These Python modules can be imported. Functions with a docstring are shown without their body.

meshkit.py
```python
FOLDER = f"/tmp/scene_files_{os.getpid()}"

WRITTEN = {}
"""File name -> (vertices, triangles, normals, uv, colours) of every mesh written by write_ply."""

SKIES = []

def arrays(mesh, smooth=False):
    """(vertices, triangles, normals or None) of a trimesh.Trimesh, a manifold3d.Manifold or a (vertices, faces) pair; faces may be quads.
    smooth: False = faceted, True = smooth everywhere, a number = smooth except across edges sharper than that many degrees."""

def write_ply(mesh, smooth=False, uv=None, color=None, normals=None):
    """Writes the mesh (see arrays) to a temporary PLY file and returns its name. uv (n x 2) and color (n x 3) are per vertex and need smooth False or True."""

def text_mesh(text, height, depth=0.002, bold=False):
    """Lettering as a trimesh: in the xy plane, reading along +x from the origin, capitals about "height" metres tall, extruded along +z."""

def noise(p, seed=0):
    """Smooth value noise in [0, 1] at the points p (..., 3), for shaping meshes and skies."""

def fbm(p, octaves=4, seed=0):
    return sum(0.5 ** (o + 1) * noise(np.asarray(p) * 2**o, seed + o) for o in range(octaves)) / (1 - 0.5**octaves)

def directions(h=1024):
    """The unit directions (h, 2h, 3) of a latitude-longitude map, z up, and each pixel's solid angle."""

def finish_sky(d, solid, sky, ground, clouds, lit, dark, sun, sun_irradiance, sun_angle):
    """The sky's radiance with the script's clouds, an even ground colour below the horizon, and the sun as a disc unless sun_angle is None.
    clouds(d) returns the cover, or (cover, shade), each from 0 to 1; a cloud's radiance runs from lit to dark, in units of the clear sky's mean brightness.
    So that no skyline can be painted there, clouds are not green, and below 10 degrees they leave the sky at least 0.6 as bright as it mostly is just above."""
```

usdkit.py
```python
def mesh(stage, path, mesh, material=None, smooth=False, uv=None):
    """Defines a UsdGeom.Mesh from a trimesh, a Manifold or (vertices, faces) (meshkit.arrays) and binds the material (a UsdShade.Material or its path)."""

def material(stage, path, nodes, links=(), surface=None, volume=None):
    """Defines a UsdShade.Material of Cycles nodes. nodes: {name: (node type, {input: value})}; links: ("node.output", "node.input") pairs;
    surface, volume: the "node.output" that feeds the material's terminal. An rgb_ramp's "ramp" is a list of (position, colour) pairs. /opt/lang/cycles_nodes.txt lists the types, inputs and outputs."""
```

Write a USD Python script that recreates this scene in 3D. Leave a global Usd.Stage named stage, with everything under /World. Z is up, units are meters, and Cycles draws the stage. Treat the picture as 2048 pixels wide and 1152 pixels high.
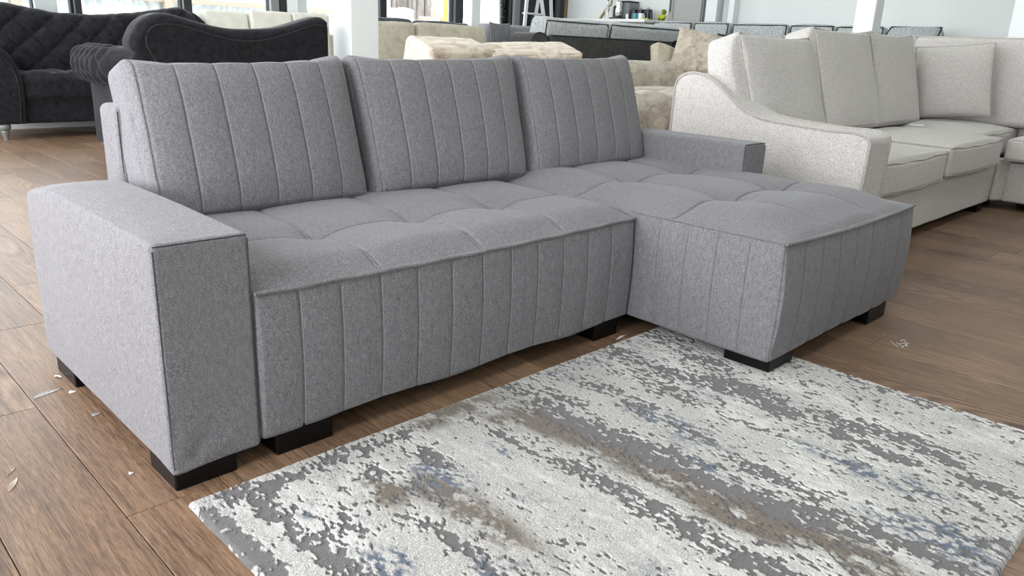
import math
import numpy as np
import trimesh
import usdkit
import meshkit
from pxr import Gf, Sdf, Usd, UsdGeom, UsdLux, UsdShade, Vt

stage = Usd.Stage.CreateInMemory()
UsdGeom.SetStageUpAxis(stage, "Z")
UsdGeom.SetStageMetersPerUnit(stage, 1.0)
UsdGeom.Xform.Define(stage, "/World")
UsdGeom.Scope.Define(stage, "/World/Looks")

# ---------------------------------------------------------------- camera
FPX, YAW, PITCH, ROLL = 1532.525, -0.7900, 0.3065, 0.0429
CAM = np.array([-0.5022, -1.4561, 0.9163])
EXPOSURE = -1.32
LED, SIDE, FRONT = 17.0, 14.5, 4.0


def cam_axes():
    cy, sy = math.cos(YAW), math.sin(YAW)
    fwd = np.array([-sy * math.cos(PITCH), cy * math.cos(PITCH), -math.sin(PITCH)])
    right = np.array([cy, sy, 0.0])
    up = np.cross(right, fwd)
    c, s = math.cos(ROLL), math.sin(ROLL)
    return c * right + s * up, -s * right + c * up, fwd


RI, UP, FW = cam_axes()
camera = UsdGeom.Camera.Define(stage, "/World/camera")
camera.CreateHorizontalApertureAttr(36.0)
camera.CreateVerticalApertureAttr(36.0 * 9 / 16)
camera.CreateFocalLengthAttr(36.0 * FPX / 2048)
camera.CreateClippingRangeAttr((0.05, 200.0))
camera.CreateExposureAttr(EXPOSURE)
m = np.eye(4)
m[0, :3], m[1, :3], m[2, :3], m[3, :3] = RI, UP, -FW, CAM
camera.AddTransformOp().Set(Gf.Matrix4d(*m.ravel().tolist()))

# ---------------------------------------------------------------- sky and lights
dome = UsdLux.DomeLight.Define(stage, "/World/sky")
dome.CreateColorAttr(Gf.Vec3f(0.93, 0.97, 1.0))
dome.CreateIntensityAttr(5.0)


def rect_light(name, pos, direction, w, h, power, color):
    l = UsdLux.RectLight.Define(stage, "/World/" + name)
    l.CreateWidthAttr(w)
    l.CreateHeightAttr(h)
    l.CreateIntensityAttr(power)
    l.CreateColorAttr(Gf.Vec3f(*color))
    d = np.array(direction, float)
    d /= np.linalg.norm(d)
    a = np.array([0, 0, 1.0]) if abs(d[2]) < 0.9 else np.array([0, 1.0, 0])
    x = np.cross(d, a)
    x /= np.linalg.norm(x)
    y = np.cross(x, d)
    t = np.eye(4)
    t[0, :3], t[1, :3], t[2, :3], t[3, :3] = x, y, -d, pos
    l.AddTransformOp().Set(Gf.Matrix4d(*t.ravel().tolist()))


CEIL = 3.3
XL, XR, YB, YF = -2.1, 8.73, -5.2, 6.8      # the room's inner faces
# LED panels in the ceiling, daylight in the shopfront glazing left of the camera and at the front
PANEL = [(x, y) for x in (-0.6, 1.8, 4.2, 6.6) for y in (-3.6, -0.9, 1.8, 4.5)]
for i, (x, y) in enumerate(PANEL):
    rect_light("panel_light_%03d" % i, (x, y, CEIL - 0.035), (0, 0, -1), 1.1, 0.5, LED, (0.93, 1.0, 0.965))
for i, y in enumerate((0.0, 2.5, 5.0)):
    rect_light("daylight_side_%03d" % i, (XL + 0.06, y, 1.6), (1, 0, -0.05), 2.2, 2.3, SIDE, (1.0, 0.965, 1.02))
for i, (x, w) in enumerate(((0.2, 3.0), (3.4, 2.6), (6.2, 2.0))):
    rect_light("daylight_front_%03d" % i, (x, YF - 0.07, 1.9), (0, -1, -0.15), w, 1.8, FRONT, (0.95, 0.99, 1.0))

# ---------------------------------------------------------------- materials
LOOKS = "/World/Looks/"


def mat(name, nodes, links=(), surface="p.BSDF"):
    return usdkit.material(stage, LOOKS + name, nodes, links, surface=surface)


def plain(name, col, rough=0.5, metallic=0.0, spec=0.5, **kw):
    return mat(name, {"p": ("principled_bsdf", {"base_color": col, "roughness": rough, "metallic": metallic, "specular_ior_level": spec, **kw})})


def fabric(name, c0, c1, mottle=30.0, mottle_scale=(1, 1, 1), weave=700.0, weave_amt=0.35, bump=0.0006, sheen=0.25, rough=0.9, contrast=(0.35, 0.65), speck=None, distort=0.6):
    """Woven or velvet cloth: two close tones mottled by stretched noise, a fine grain over them, and a fine relief."""
    n = {
        "g": ("geometry", {}),
        "map": ("mapping", {"scale": mottle_scale}),
        "n1": ("noise_texture", {"scale": mottle, "detail": 4.0, "roughness": 0.6, "distortion": distort}),
        "r1": ("rgb_ramp", {"ramp": [(contrast[0], c0), (contrast[1], c1)]}),
        "n2": ("noise_texture", {"scale": weave, "detail": 1.0, "roughness": 0.5}),
        "r2": ("rgb_ramp", {"ramp": [(0.3, (1 - weave_amt,) * 3), (0.7, (1 + weave_amt,) * 3)]}),
        "mul": ("mix_color", {"blend_type": "multiply", "fac": 1.0, "use_clamp": False}),
        "b": ("bump", {"strength": 0.6, "distance": bump}),
        "p": ("principled_bsdf", {"roughness": rough, "specular_ior_level": 0.2, "sheen_weight": sheen, "sheen_roughness": 0.45, "sheen_tint": (0.9, 0.9, 0.93)}),
    }
    l = [("g.position", "map.vector"), ("map.vector", "n1.vector"), ("n1.fac", "r1.fac"), ("g.position", "n2.vector"), ("n2.fac", "r2.fac"),
         ("r1.color", "mul.a"), ("r2.color", "mul.b"), ("mul.result", "p.base_color"), ("n2.fac", "b.height"), ("b.normal", "p.normal")]
    return mat(name, n, l)


M_GREY = fabric("grey_chenille", (0.136, 0.1315, 0.138), (0.200, 0.194, 0.202), 140, (1, 1, 0.42), 480, 0.42, 0.0004, 0.15, contrast=(0.30, 0.70))
M_GREYD = fabric("grey_piping", (0.105, 0.102, 0.110), (0.14, 0.137, 0.145), 38, (1, 1, 1), 600, 0.2, 0.0004, 0.2)
M_SEAM = plain("seam_thread_dark", (0.045, 0.044, 0.048), 0.9)
M_STITCH = plain("stitch_thread_light", (0.27, 0.262, 0.272), 0.9)
M_LEG = plain("black_leg", (0.0025, 0.002, 0.002), 0.4, 0.0, 0.22)
M_BLACKV = fabric("black_velvet", (0.006, 0.006, 0.008), (0.016, 0.016, 0.019), 24, (1, 1, 1), 260, 0.4, 0.0008, 0.13)
M_PLEAT = plain("black_pleat", (0.022, 0.022, 0.025), 0.8)
M_BLACKW = plain("black_welt", (0.010, 0.010, 0.012), 0.9)
M_CREAM = fabric("cream_cloth", (0.70, 0.68, 0.60), (0.78, 0.77, 0.70), 9, (1, 1, 1), 300, 0.08, 0.0006, 0.1)
M_TAUPE = fabric("taupe_velvet", (0.43, 0.38, 0.29), (0.60, 0.55, 0.45), 9, (1, 1, 1), 300, 0.10, 0.0008, 0.35, contrast=(0.3, 0.7), distort=1.5)
M_CRUSH = fabric("crushed_beige_velvet", (0.34, 0.265, 0.195), (0.68, 0.60, 0.49), 13, (0.5, 1, 1), 300, 0.10, 0.0012, 0.3, contrast=(0.30, 0.56), distort=0.8)
M_CRUSHG = fabric("crushed_grey_beige_velvet", (0.28, 0.235, 0.18), (0.56, 0.50, 0.415), 12, (0.6, 1, 1), 300, 0.10, 0.0012, 0.3, contrast=(0.3, 0.66), distort=0.9)
M_TEAL = fabric("dark_teal_velvet", (0.030, 0.042, 0.045), (0.055, 0.072, 0.075), 12, (1, 1, 1), 300, 0.1, 0.0006, 0.3)
M_LILAC = fabric("grey_lilac_cloth", (0.27, 0.265, 0.295), (0.34, 0.335, 0.365), 15, (1, 1, 1), 350, 0.12, 0.0006, 0.15)
M_PILLOW = fabric("dark_grey_cloth", (0.13, 0.13, 0.145), (0.18, 0.18, 0.195), 15, (1, 1, 1), 350, 0.12, 0.0006, 0.15)
M_CHAR = fabric("charcoal_suede", (0.040, 0.040, 0.038), (0.062, 0.062, 0.058), 14, (1, 1, 1), 300, 0.12, 0.0006, 0.2)
M_CHEN = fabric("silver_chenille", (0.28, 0.295, 0.30), (0.58, 0.60, 0.605), 80, (1, 1, 0.6), 240, 0.30, 0.002, 0.2, contrast=(0.32, 0.68))
M_BPIPE = plain("dark_piping", (0.022, 0.026, 0.028), 0.8)
M_BLACK = plain("black_cloth", (0.012, 0.012, 0.013), 0.9)
M_OAT = fabric("oatmeal_boucle", (0.36, 0.338, 0.32), (0.66, 0.63, 0.605), 215, (1, 1, 1), 420, 0.35, 0.003, 0.2, contrast=(0.32, 0.64))
M_OATP = fabric("oatmeal_piping", (0.32, 0.297, 0.275), (0.47, 0.44, 0.415), 160, (1, 1, 1), 420, 0.25, 0.001, 0.15)
M_WALL = fabric("white_wall_paint", (0.74, 0.775, 0.765), (0.79, 0.82, 0.81), 0.7, (1, 1, 1), 60, 0.015, 0.0002, 0.0, rough=0.6)
M_WHITE = plain("white_gloss_paint", (0.80, 0.83, 0.83), 0.35)
M_GREYP = plain("pale_grey_paint", (0.55, 0.60, 0.59), 0.5)
M_CEIL = plain("ceiling_paint", (0.55, 0.57, 0.56), 0.8)
M_DARKW = plain("grey_partition_paint", (0.60, 0.60, 0.60), 0.7)
M_FRAME = plain("dark_aluminium", (0.016, 0.018, 0.022), 0.4)
M_STEEL = plain("grey_steel", (0.20, 0.21, 0.215), 0.4)
M_CAB = plain("grey_cabinet_paint", (0.37, 0.37, 0.355), 0.45)
M_WOODF = plain("brown_wood_frame", (0.22, 0.155, 0.085), 0.5)
M_ALU = plain("bright_aluminium", (0.80, 0.81, 0.82), 0.38, metallic=0.35)
M_RUBBER = plain("dark_plastic", (0.03, 0.03, 0.032), 0.5)
M_TURNED = plain("pewter_turned_leg", (0.16, 0.17, 0.16), 0.35)
M_CHROME = plain("chrome", (0.85, 0.85, 0.85), 0.15, metallic=1.0)
M_CERW = plain("white_ceramic", (0.8, 0.8, 0.78), 0.25)
M_CERT = plain("teal_ceramic", (0.03, 0.23, 0.26), 0.25)
M_CANB = plain("black_enamel", (0.012, 0.014, 0.02), 0.3)
M_GOLDW = plain("ochre_wood", (0.30, 0.21, 0.09), 0.6)
M_PLUSH = plain("yellow_green_plush", (0.50, 0.52, 0.05), 0.95)
M_PLUSHD = plain("olive_plush", (0.16, 0.19, 0.03), 0.95)
M_PAPER = plain("white_paper", (0.78, 0.77, 0.78), 0.7)
M_LED = mat("led_diffuser", {"e": ("emission", {"color": (0.95, 1.0, 0.97), "strength": 4.0})}, surface="e.emission")
M_GLASS = mat("window_glass", {"t": ("transparent_bsdf", {"color": (0.95, 0.97, 0.97)}), "g": ("glossy_bsdf", {"roughness": 0.02}), "f": ("fresnel", {"IOR": 1.45}), "m": ("mix_closure", {})},
              [("f.fac", "m.fac"), ("t.BSDF", "m.closure1"), ("g.BSDF", "m.closure2")], surface="m.closure")
M_BOTTLE = plain("clear_bottle_glass", (0.92, 0.95, 0.95), 0.05, transmission_weight=0.9)
M_YARD = plain("yard_concrete", (0.5, 0.49, 0.47), 0.9)
M_FENCE = fabric("weathered_sheet_metal", (0.50, 0.56, 0.60), (0.80, 0.82, 0.82), 7, (2.5, 1, 0.4), 60, 0.1, 0.001, 0.0, contrast=(0.25, 0.6))
M_SHED = fabric("shed_timber", (0.10, 0.09, 0.09), (0.42, 0.36, 0.33), 6, (2.2, 1, 0.35), 50, 0.2, 0.002, 0.0, contrast=(0.3, 0.7))
M_BALE = fabric("wrapped_bale", (0.56, 0.42, 0.34), (0.80, 0.68, 0.58), 5, (1, 1, 1), 40, 0.1, 0.003, 0.0)
M_ORANGE = plain("orange_board", (0.72, 0.40, 0.07), 0.7)
M_PINKF = plain("red_edge", (0.55, 0.10, 0.12), 0.6)
M_TIMBER = plain("weathered_timber", (0.45, 0.36, 0.28), 0.8)


def wood(name, dark, mid, light, gloss=0.42):
    n = {
        "g": ("geometry", {}), "o": ("object_info", {}), "c": ("combine_xyz", {}), "m1": ("math", {"math_type": "multiply", "value2": 37.0}),
        "m2": ("math", {"math_type": "multiply", "value2": 91.0}), "add": ("vector_math", {"math_type": "add"}),
        "map": ("mapping", {"scale": (1.0, 0.030, 1.0)}), "warp": ("noise_texture", {"scale": 2.2, "detail": 2.0, "roughness": 0.55}),
        "wv": ("vector_math", {"math_type": "scale", "scale": 0.020}), "add2": ("vector_math", {"math_type": "add"}),
        "grain": ("noise_texture", {"scale": 150.0, "detail": 5.0, "roughness": 0.62, "distortion": 0.25}),
        "map2": ("mapping", {"scale": (1.0, 0.06, 1.0)}), "fine": ("noise_texture", {"scale": 420.0, "detail": 2.0, "roughness": 0.6}),
        "big": ("noise_texture", {"scale": 3.2, "detail": 3.0, "roughness": 0.6}),
        "mapk": ("mapping", {"scale": (3.2, 0.62, 1.0)}), "kadd": ("vector_math", {"math_type": "add"}), "knot": ("voronoi_texture", {"scale": 1.0, "feature": "f1"}), "kb": ("rgb_to_bw", {}), "kg": ("math", {"math_type": "greater_than", "value2": 0.50}), "kk": ("math", {"math_type": "multiply"}),
        "kr": ("map_range", {"value": 0.0, "from_min": 0.02, "from_max": 0.42, "to_min": 1.0, "to_max": 0.0, "clamp": True}),
        "ring0": ("math", {"math_type": "multiply", "value2": 120.0}), "ring": ("math", {"math_type": "sine"}),
        "ringk": ("math", {"math_type": "multiply"}), "ring2": ("math", {"math_type": "multiply_add", "value2": 0.28}),
        "r": ("rgb_ramp", {"ramp": [(0.24, dark), (0.5, mid), (0.78, light)]}),
        "r2": ("rgb_ramp", {"ramp": [(0.34, (0.58, 0.56, 0.55)), (0.52, (1, 1, 1)), (0.72, (1.22, 1.20, 1.16))]}),
        "r3": ("rgb_ramp", {"ramp": [(0.3, (0.86, 0.86, 0.87)), (0.7, (1.1, 1.1, 1.08))]}),
        "rk": ("rgb_ramp", {"ramp": [(0.70, (1, 1, 1)), (1.0, (0.42, 0.40, 0.40))]}),
        "x1": ("mix_color", {"blend_type": "multiply", "fac": 1.0, "use_clamp": False}), "x2": ("mix_color", {"blend_type": "multiply", "fac": 1.0, "use_clamp": False}),
        "x3": ("mix_color", {"blend_type": "multiply", "fac": 1.0, "use_clamp": False}),
        "tone": ("map_range", {"from_min": 0.0, "from_max": 1.0, "to_min": 0.90, "to_max": 1.10}), "x4": ("vector_math", {"math_type": "scale"}),
        "b": ("bump", {"strength": 0.5, "distance": 0.0008}), "rr": ("map_range", {"from_min": 0.2, "from_max": 0.8, "to_min": gloss - 0.06, "to_max": gloss + 0.10}),
        "p": ("principled_bsdf", {"specular_ior_level": 0.42}),
    }
    l = [("o.random", "m1.value1"), ("o.random", "m2.value1"), ("m1.value", "c.x"), ("m2.value", "c.y"), ("m1.value", "c.z"), ("g.position", "add.vector1"), ("c.vector", "add.vector2"),
         ("add.vector", "map.vector"), ("add.vector", "warp.vector"), ("warp.color", "wv.vector1"), ("map.vector", "add2.vector1"), ("wv.vector", "add2.vector2"), ("add2.vector", "grain.vector"),
         ("add.vector", "map2.vector"), ("map2.vector", "fine.vector"), ("add.vector", "big.vector"), ("add.vector", "kadd.vector1"), ("wv.vector", "kadd.vector2"), ("kadd.vector", "mapk.vector"), ("mapk.vector", "knot.vector"), ("knot.distance", "kr.value"),
         ("knot.distance", "ring0.value1"), ("ring0.value", "ring.value1"), ("ring.value", "ringk.value1"), ("knot.color", "kb.color"), ("kb.val", "kg.value1"), ("kg.value", "kk.value1"), ("kr.result", "kk.value2"), ("kk.value", "ringk.value2"), ("ringk.value", "ring2.value1"), ("grain.fac", "ring2.value3"),
         ("ring2.value", "r.fac"), ("fine.fac", "r2.fac"), ("big.fac", "r3.fac"), ("kk.value", "rk.fac"), ("r.color", "x1.a"), ("r2.color", "x1.b"), ("x1.result", "x2.a"), ("r3.color", "x2.b"),
         ("x2.result", "x3.a"), ("rk.color", "x3.b"), ("o.random", "tone.value"), ("x3.result", "x4.vector1"), ("tone.result", "x4.scale"), ("x4.vector", "p.base_color"),
         ("ring2.value", "b.height"), ("b.normal", "p.normal"), ("fine.fac", "rr.value"), ("rr.result", "p.roughness")]
    return mat(name, n, l)


M_WOOD = [wood("oak_plank_%d" % i, *c) for i, c in enumerate((
    ((0.080, 0.046, 0.028), (0.185, 0.112, 0.068), (0.275, 0.180, 0.118)),
    ((0.070, 0.041, 0.025), (0.165, 0.100, 0.061), (0.250, 0.163, 0.106)),
    ((0.090, 0.053, 0.032), (0.205, 0.126, 0.077), (0.300, 0.197, 0.130))))]


# ---------------------------------------------------------------- helpers: shapes
def smoothstep(a, b, x):
    t = np.clip((np.asarray(x, float) - a) / (b - a), 0, 1)
    return t * t * (3 - 2 * t)


def axis_coords(half, r, step, seams=(), fine=0.0025):
    """Grid coordinates on [-half, half]: even steps, closer at the rounded ends and beside seams."""
    r = min(r, half * 0.98)
    t = np.linspace(0, math.pi / 4, 5)
    e = half - r + r * np.tan(t)
    n = max(2, int(math.ceil(2 * (half - r) / step)))
    c = list(np.linspace(-(half - r), half - r, n + 1)) + list(e[1:]) + list(-e[1:])
    for s in seams:
        if abs(s) < half - r * 0.5:
            c += [s + k * fine for k in (-4, -2.4, -1.3, -0.6, 0, 0.6, 1.3, 2.4, 4)]
    c = np.array(sorted(c))
    c = c[(c >= -half - 1e-9) & (c <= half + 1e-9)]
    keep = [c[0]]
    for v in c[1:]:
        if v - keep[-1] > fine * 0.35:
            keep.append(v)
    if half - keep[-1] > 1e-6:
        keep[-1] = half
    return np.array(keep)


def softbox(size, r=0.02, step=0.03, seams=((), (), ()), disp=None, fine=0.0025):
    """A rounded box centred on the origin; disp(p, n) moves its points: p on the sharp box, n the rounded normal, returns an offset."""
    half = np.array(size, float) / 2
    r = min(r, *(half * 0.98))
    ax = [axis_coords(half[k], r, step, seams[k], fine) for k in range(3)]
    nn = [len(a) for a in ax]
    idx, verts, faces = {}, [], []
    lookup = -np.ones(nn, int)

    def vid(i, j, k):
        flat = lookup[i, j, k]
        new = flat < 0
        if new.any():
            ii, jj, kk = i[new], j[new], k[new]
            lookup[ii, jj, kk] = len(verts) + np.arange(len(ii))
            # grids on one face have unique indices
            verts.extend(np.stack([ax[0][ii], ax[1][jj], ax[2][kk]], 1).tolist())
        return lookup[i, j, k]

    for d in range(3):
        a, b = [(1, 2), (2, 0), (0, 1)][d]
        for side in (0, 1):
            A, B = np.meshgrid(np.arange(nn[a]), np.arange(nn[b]), indexing="ij")
            ijk = [None] * 3
            ijk[a], ijk[b], ijk[d] = A.ravel(), B.ravel(), np.full(A.size, 0 if side == 0 else nn[d] - 1)
            v = vid(*ijk).reshape(A.shape)
            q = np.stack([v[:-1, :-1], v[1:, :-1], v[1:, 1:], v[:-1, 1:]], -1).reshape(-1, 4)
            faces.append(q if side else q[:, ::-1])
    p = np.array(verts)
    f = np.vstack(faces)
    core = np.clip(p, -(half - r), half - r)
    n = p - core
    n /= np.linalg.norm(n, axis=1, keepdims=True) + 1e-12
    out = core + r * n
    if disp is not None:
        out = out + disp(p, n)
    return out, np.vstack([f[:, [0, 1, 2]], f[:, [0, 2, 3]]])


def on_front(pts, size, r, disp, axis=1, sign=-1):
    """Points on one flat face of a softbox after its displacement: pts are box coordinates on that face."""
    p = np.asarray(pts, float)
    n = np.zeros_like(p)
    n[:, axis] = sign
    return p + disp(p, n)


def grooves(x, seams, depth, sig):
    return -depth * sum(np.exp(-((x - s) / sig) ** 2) for s in seams) if len(seams) else np.zeros_like(x)


def puffs(x, seams, amp):
    s = np.array(seams, float)
    k = np.clip(np.searchsorted(s, x) - 1, 0, len(s) - 2)
    u = np.clip((x - s[k]) / (s[k + 1] - s[k]), 0, 1) * 2 - 1
    return amp * (1 - u * u)


def moved(mesh, loc=(0, 0, 0), axes=None):
    v, f = mesh
    v = np.asarray(v, float)
    if axes is not None:
        v = v @ np.array(axes, float)
    return v + np.array(loc, float), f


def rot_axes(yaw=0.0, tilt=0.0, roll=0.0):
    """Rows: where x, y, z go. tilt leans the top towards +y, yaw turns about z, roll turns in the x-z plane."""
    cr, sr = math.cos(roll), math.sin(roll)
    R = np.array([[cr, 0, sr], [0, 1, 0], [-sr, 0, cr]])
    ct, st = math.cos(tilt), math.sin(tilt)
    T = np.array([[1, 0, 0], [0, ct, -st], [0, st, ct]])
    cy, sy = math.cos(yaw), math.sin(yaw)
    Y = np.array([[cy, sy, 0], [-sy, cy, 0], [0, 0, 1]])
    return R @ T @ Y


def warp8(mesh, size, BL, BR, TL, TR, thick):
    """Carries a softbox of that size onto a front quadrilateral with thickness behind it (y = -size/2 is the front)."""
    v, f = mesh
    u = v[:, 0] / size[0] + 0.5
    w = v[:, 2] / size[2] + 0.5
    t = (v[:, 1] / size[1] + 0.5) * thick
    BL, BR, TL, TR = (np.array(c, float) for c in (BL, BR, TL, TR))
    P = np.outer((1 - u) * (1 - w), BL) + np.outer(u * (1 - w), BR) + np.outer((1 - u) * w, TL) + np.outer(u * w, TR)
    n = np.cross((BR - BL) + (TR - TL), (TL - BL) + (TR - BR))
    n = -n / np.linalg.norm(n)
    return P + t[:, None] * n, f


def cat(*ms):
    vs, fs, k = [], [], 0
    for v, f in ms:
        v, f = np.asarray(v, float), np.asarray(f, int)
        vs.append(v)
        fs.append(f + k)
        k += len(v)
    return np.vstack(vs), np.vstack(fs)


def tube(points, r, sides=6, closed=False):
    p = np.asarray(points, float)
    t = (np.roll(p, -1, 0) - np.roll(p, 1, 0)) if closed else np.gradient(p, axis=0)
    t /= np.linalg.norm(t, axis=1, keepdims=True) + 1e-12
    a = np.cross(t, [0.31, 0.17, 0.93])
    bad = np.linalg.norm(a, axis=1) < 0.25
    a[bad] = np.cross(t[bad], [0.95, 0.2, 0.1])
    a /= np.linalg.norm(a, axis=1, keepdims=True)
    b = np.cross(t, a)
    ang = np.arange(sides) * 2 * math.pi / sides
    rr = np.broadcast_to(r, (len(p),))
    v = p[:, None] + rr[:, None, None] * (np.cos(ang)[None, :, None] * a[:, None] + np.sin(ang)[None, :, None] * b[:, None])
    n, fs = len(p), []
    i, j = np.meshgrid(np.arange(n if closed else n - 1), np.arange(sides), indexing="ij")
    i2, j2 = (i + 1) % n, (j + 1) % sides
    q = np.stack([i * sides + j, i * sides + j2, i2 * sides + j2, i2 * sides + j], -1).reshape(-1, 4)
    v = v.reshape(-1, 3)
    f = np.vstack([q[:, [0, 1, 2]], q[:, [0, 2, 3]]])
    if not closed:
        k = len(v)
        v = np.vstack([v, p[0], p[-1]])
        e = np.arange(sides)
        f = np.vstack([f, np.stack([np.full(sides, k), (e + 1) % sides, e], 1), np.stack([np.full(sides, k + 1), (n - 1) * sides + e, (n - 1) * sides + (e + 1) % sides], 1)])
    return v, f


def spline(pts, n=60, closed=False):
    from scipy.interpolate import CubicSpline
    p = np.asarray(pts, float)
    if closed:
        p = np.vstack([p, p[:1]])
    d = np.r_[0, np.cumsum(np.linalg.norm(np.diff(p, axis=0), axis=1))]
    cs = CubicSpline(d, p, bc_type="periodic" if closed else "natural")
    return cs(np.linspace(0, d[-1], n + (1 if closed else 0)))[: n]


def box(lo, hi, bevel=0.0):
    lo, hi = np.minimum(lo, hi).astype(float), np.maximum(lo, hi).astype(float)
    c, s = (lo + hi) / 2, hi - lo
    if bevel <= 0:
        b = trimesh.creation.box(s)
        return np.array(b.vertices) + c, np.array(b.faces)
    b = min(bevel, s.min() * 0.45)
    h = s / 2
    pts = []
    for sx in (-1, 1):
        for sy in (-1, 1):
            for sz in (-1, 1):
                g = np.array([sx, sy, sz])
                for k in range(3):
                    q = h - b
                    q[k] = h[k]
                    pts.append(g * q)
    hull = trimesh.convex.convex_hull(np.array(pts))
    return np.array(hull.vertices) + c, np.array(hull.faces)


def lathe(profile, n=24, loc=(0, 0, 0)):
    p = np.asarray(profile, float)
    a = np.arange(n) * 2 * math.pi / n
    v = np.stack([np.outer(p[:, 0], np.cos(a)), np.outer(p[:, 0], np.sin(a)), np.outer(p[:, 1], np.ones(n))], -1).reshape(-1, 3)
    i, j = np.meshgrid(np.arange(len(p) - 1), np.arange(n), indexing="ij")
    q = np.stack([i * n + j, i * n + (j + 1) % n, (i + 1) * n + (j + 1) % n, (i + 1) * n + j], -1).reshape(-1, 4)
    return v + np.array(loc, float), np.vstack([q[:, [0, 1, 2]], q[:, [0, 2, 3]]])


def extrude(outline, depth):
    """Outline (x, z) points extruded along +y from 0 to depth."""
    from shapely.geometry import Polygon
    m = trimesh.creation.extrude_polygon(Polygon(outline), depth, engine="earcut")
    v = np.array(m.vertices)
    v = np.stack([v[:, 0], v[:, 2], v[:, 1]], 1)
    return v, np.array(m.faces)[:, ::-1]


def knife_pillow(w, h, t, n=26, pinch=0.05, wob=0.0, seed=0):
    """A scatter cushion standing in the x-z plane, centre at the origin, thickness along y, seam round the edge."""
    g = np.sin(np.linspace(-math.pi / 2, math.pi / 2, n))
    U, V = np.meshgrid(g, g, indexing="ij")
    X = w / 2 * U * (1 - pinch * (1 - V * V))
    Z = h / 2 * V * (1 - pinch * (1 - U * U))
    T = t / 2 * ((1 - U ** 2) * (1 - V ** 2)) ** 0.42
    if wob:
        T = T * (1 + wob * (meshkit.fbm(np.stack([X * 9, Z * 9, np.full_like(X, seed)], -1), 3, seed) - 0.5))
    front, back = np.stack([X, -T, Z], -1).reshape(-1, 3), np.stack([X, T, Z], -1).reshape(-1, 3)
    i, j = np.meshgrid(np.arange(n - 1), np.arange(n - 1), indexing="ij")
    q = np.stack([i * n + j, (i + 1) * n + j, (i + 1) * n + j + 1, i * n + j + 1], -1).reshape(-1, 4)
    f = np.vstack([q[:, [0, 1, 2]], q[:, [0, 2, 3]]])
    tm = trimesh.Trimesh(np.vstack([front, back]), np.vstack([f, f[:, ::-1] + n * n]), process=False)
    tm.merge_vertices(digits_vertex=6)
    edge = [(X[k, 0], 0, Z[k, 0]) for k in range(n)] + [(X[-1, k], 0, Z[-1, k]) for k in range(1, n)] + [(X[k, -1], 0, Z[k, -1]) for k in range(n - 2, -1, -1)] + [(X[0, k], 0, Z[0, k]) for k in range(n - 2, 0, -1)]
    return (np.array(tm.vertices), np.array(tm.faces)), np.array(edge)


# ---------------------------------------------------------------- helpers: scene
USED = {}


def numbered(parent, name):
    k = (parent, name)
    USED[k] = USED.get(k, -1) + 1
    return name if USED[k] == 0 else "%s_%03d" % (name, USED[k])


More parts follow.
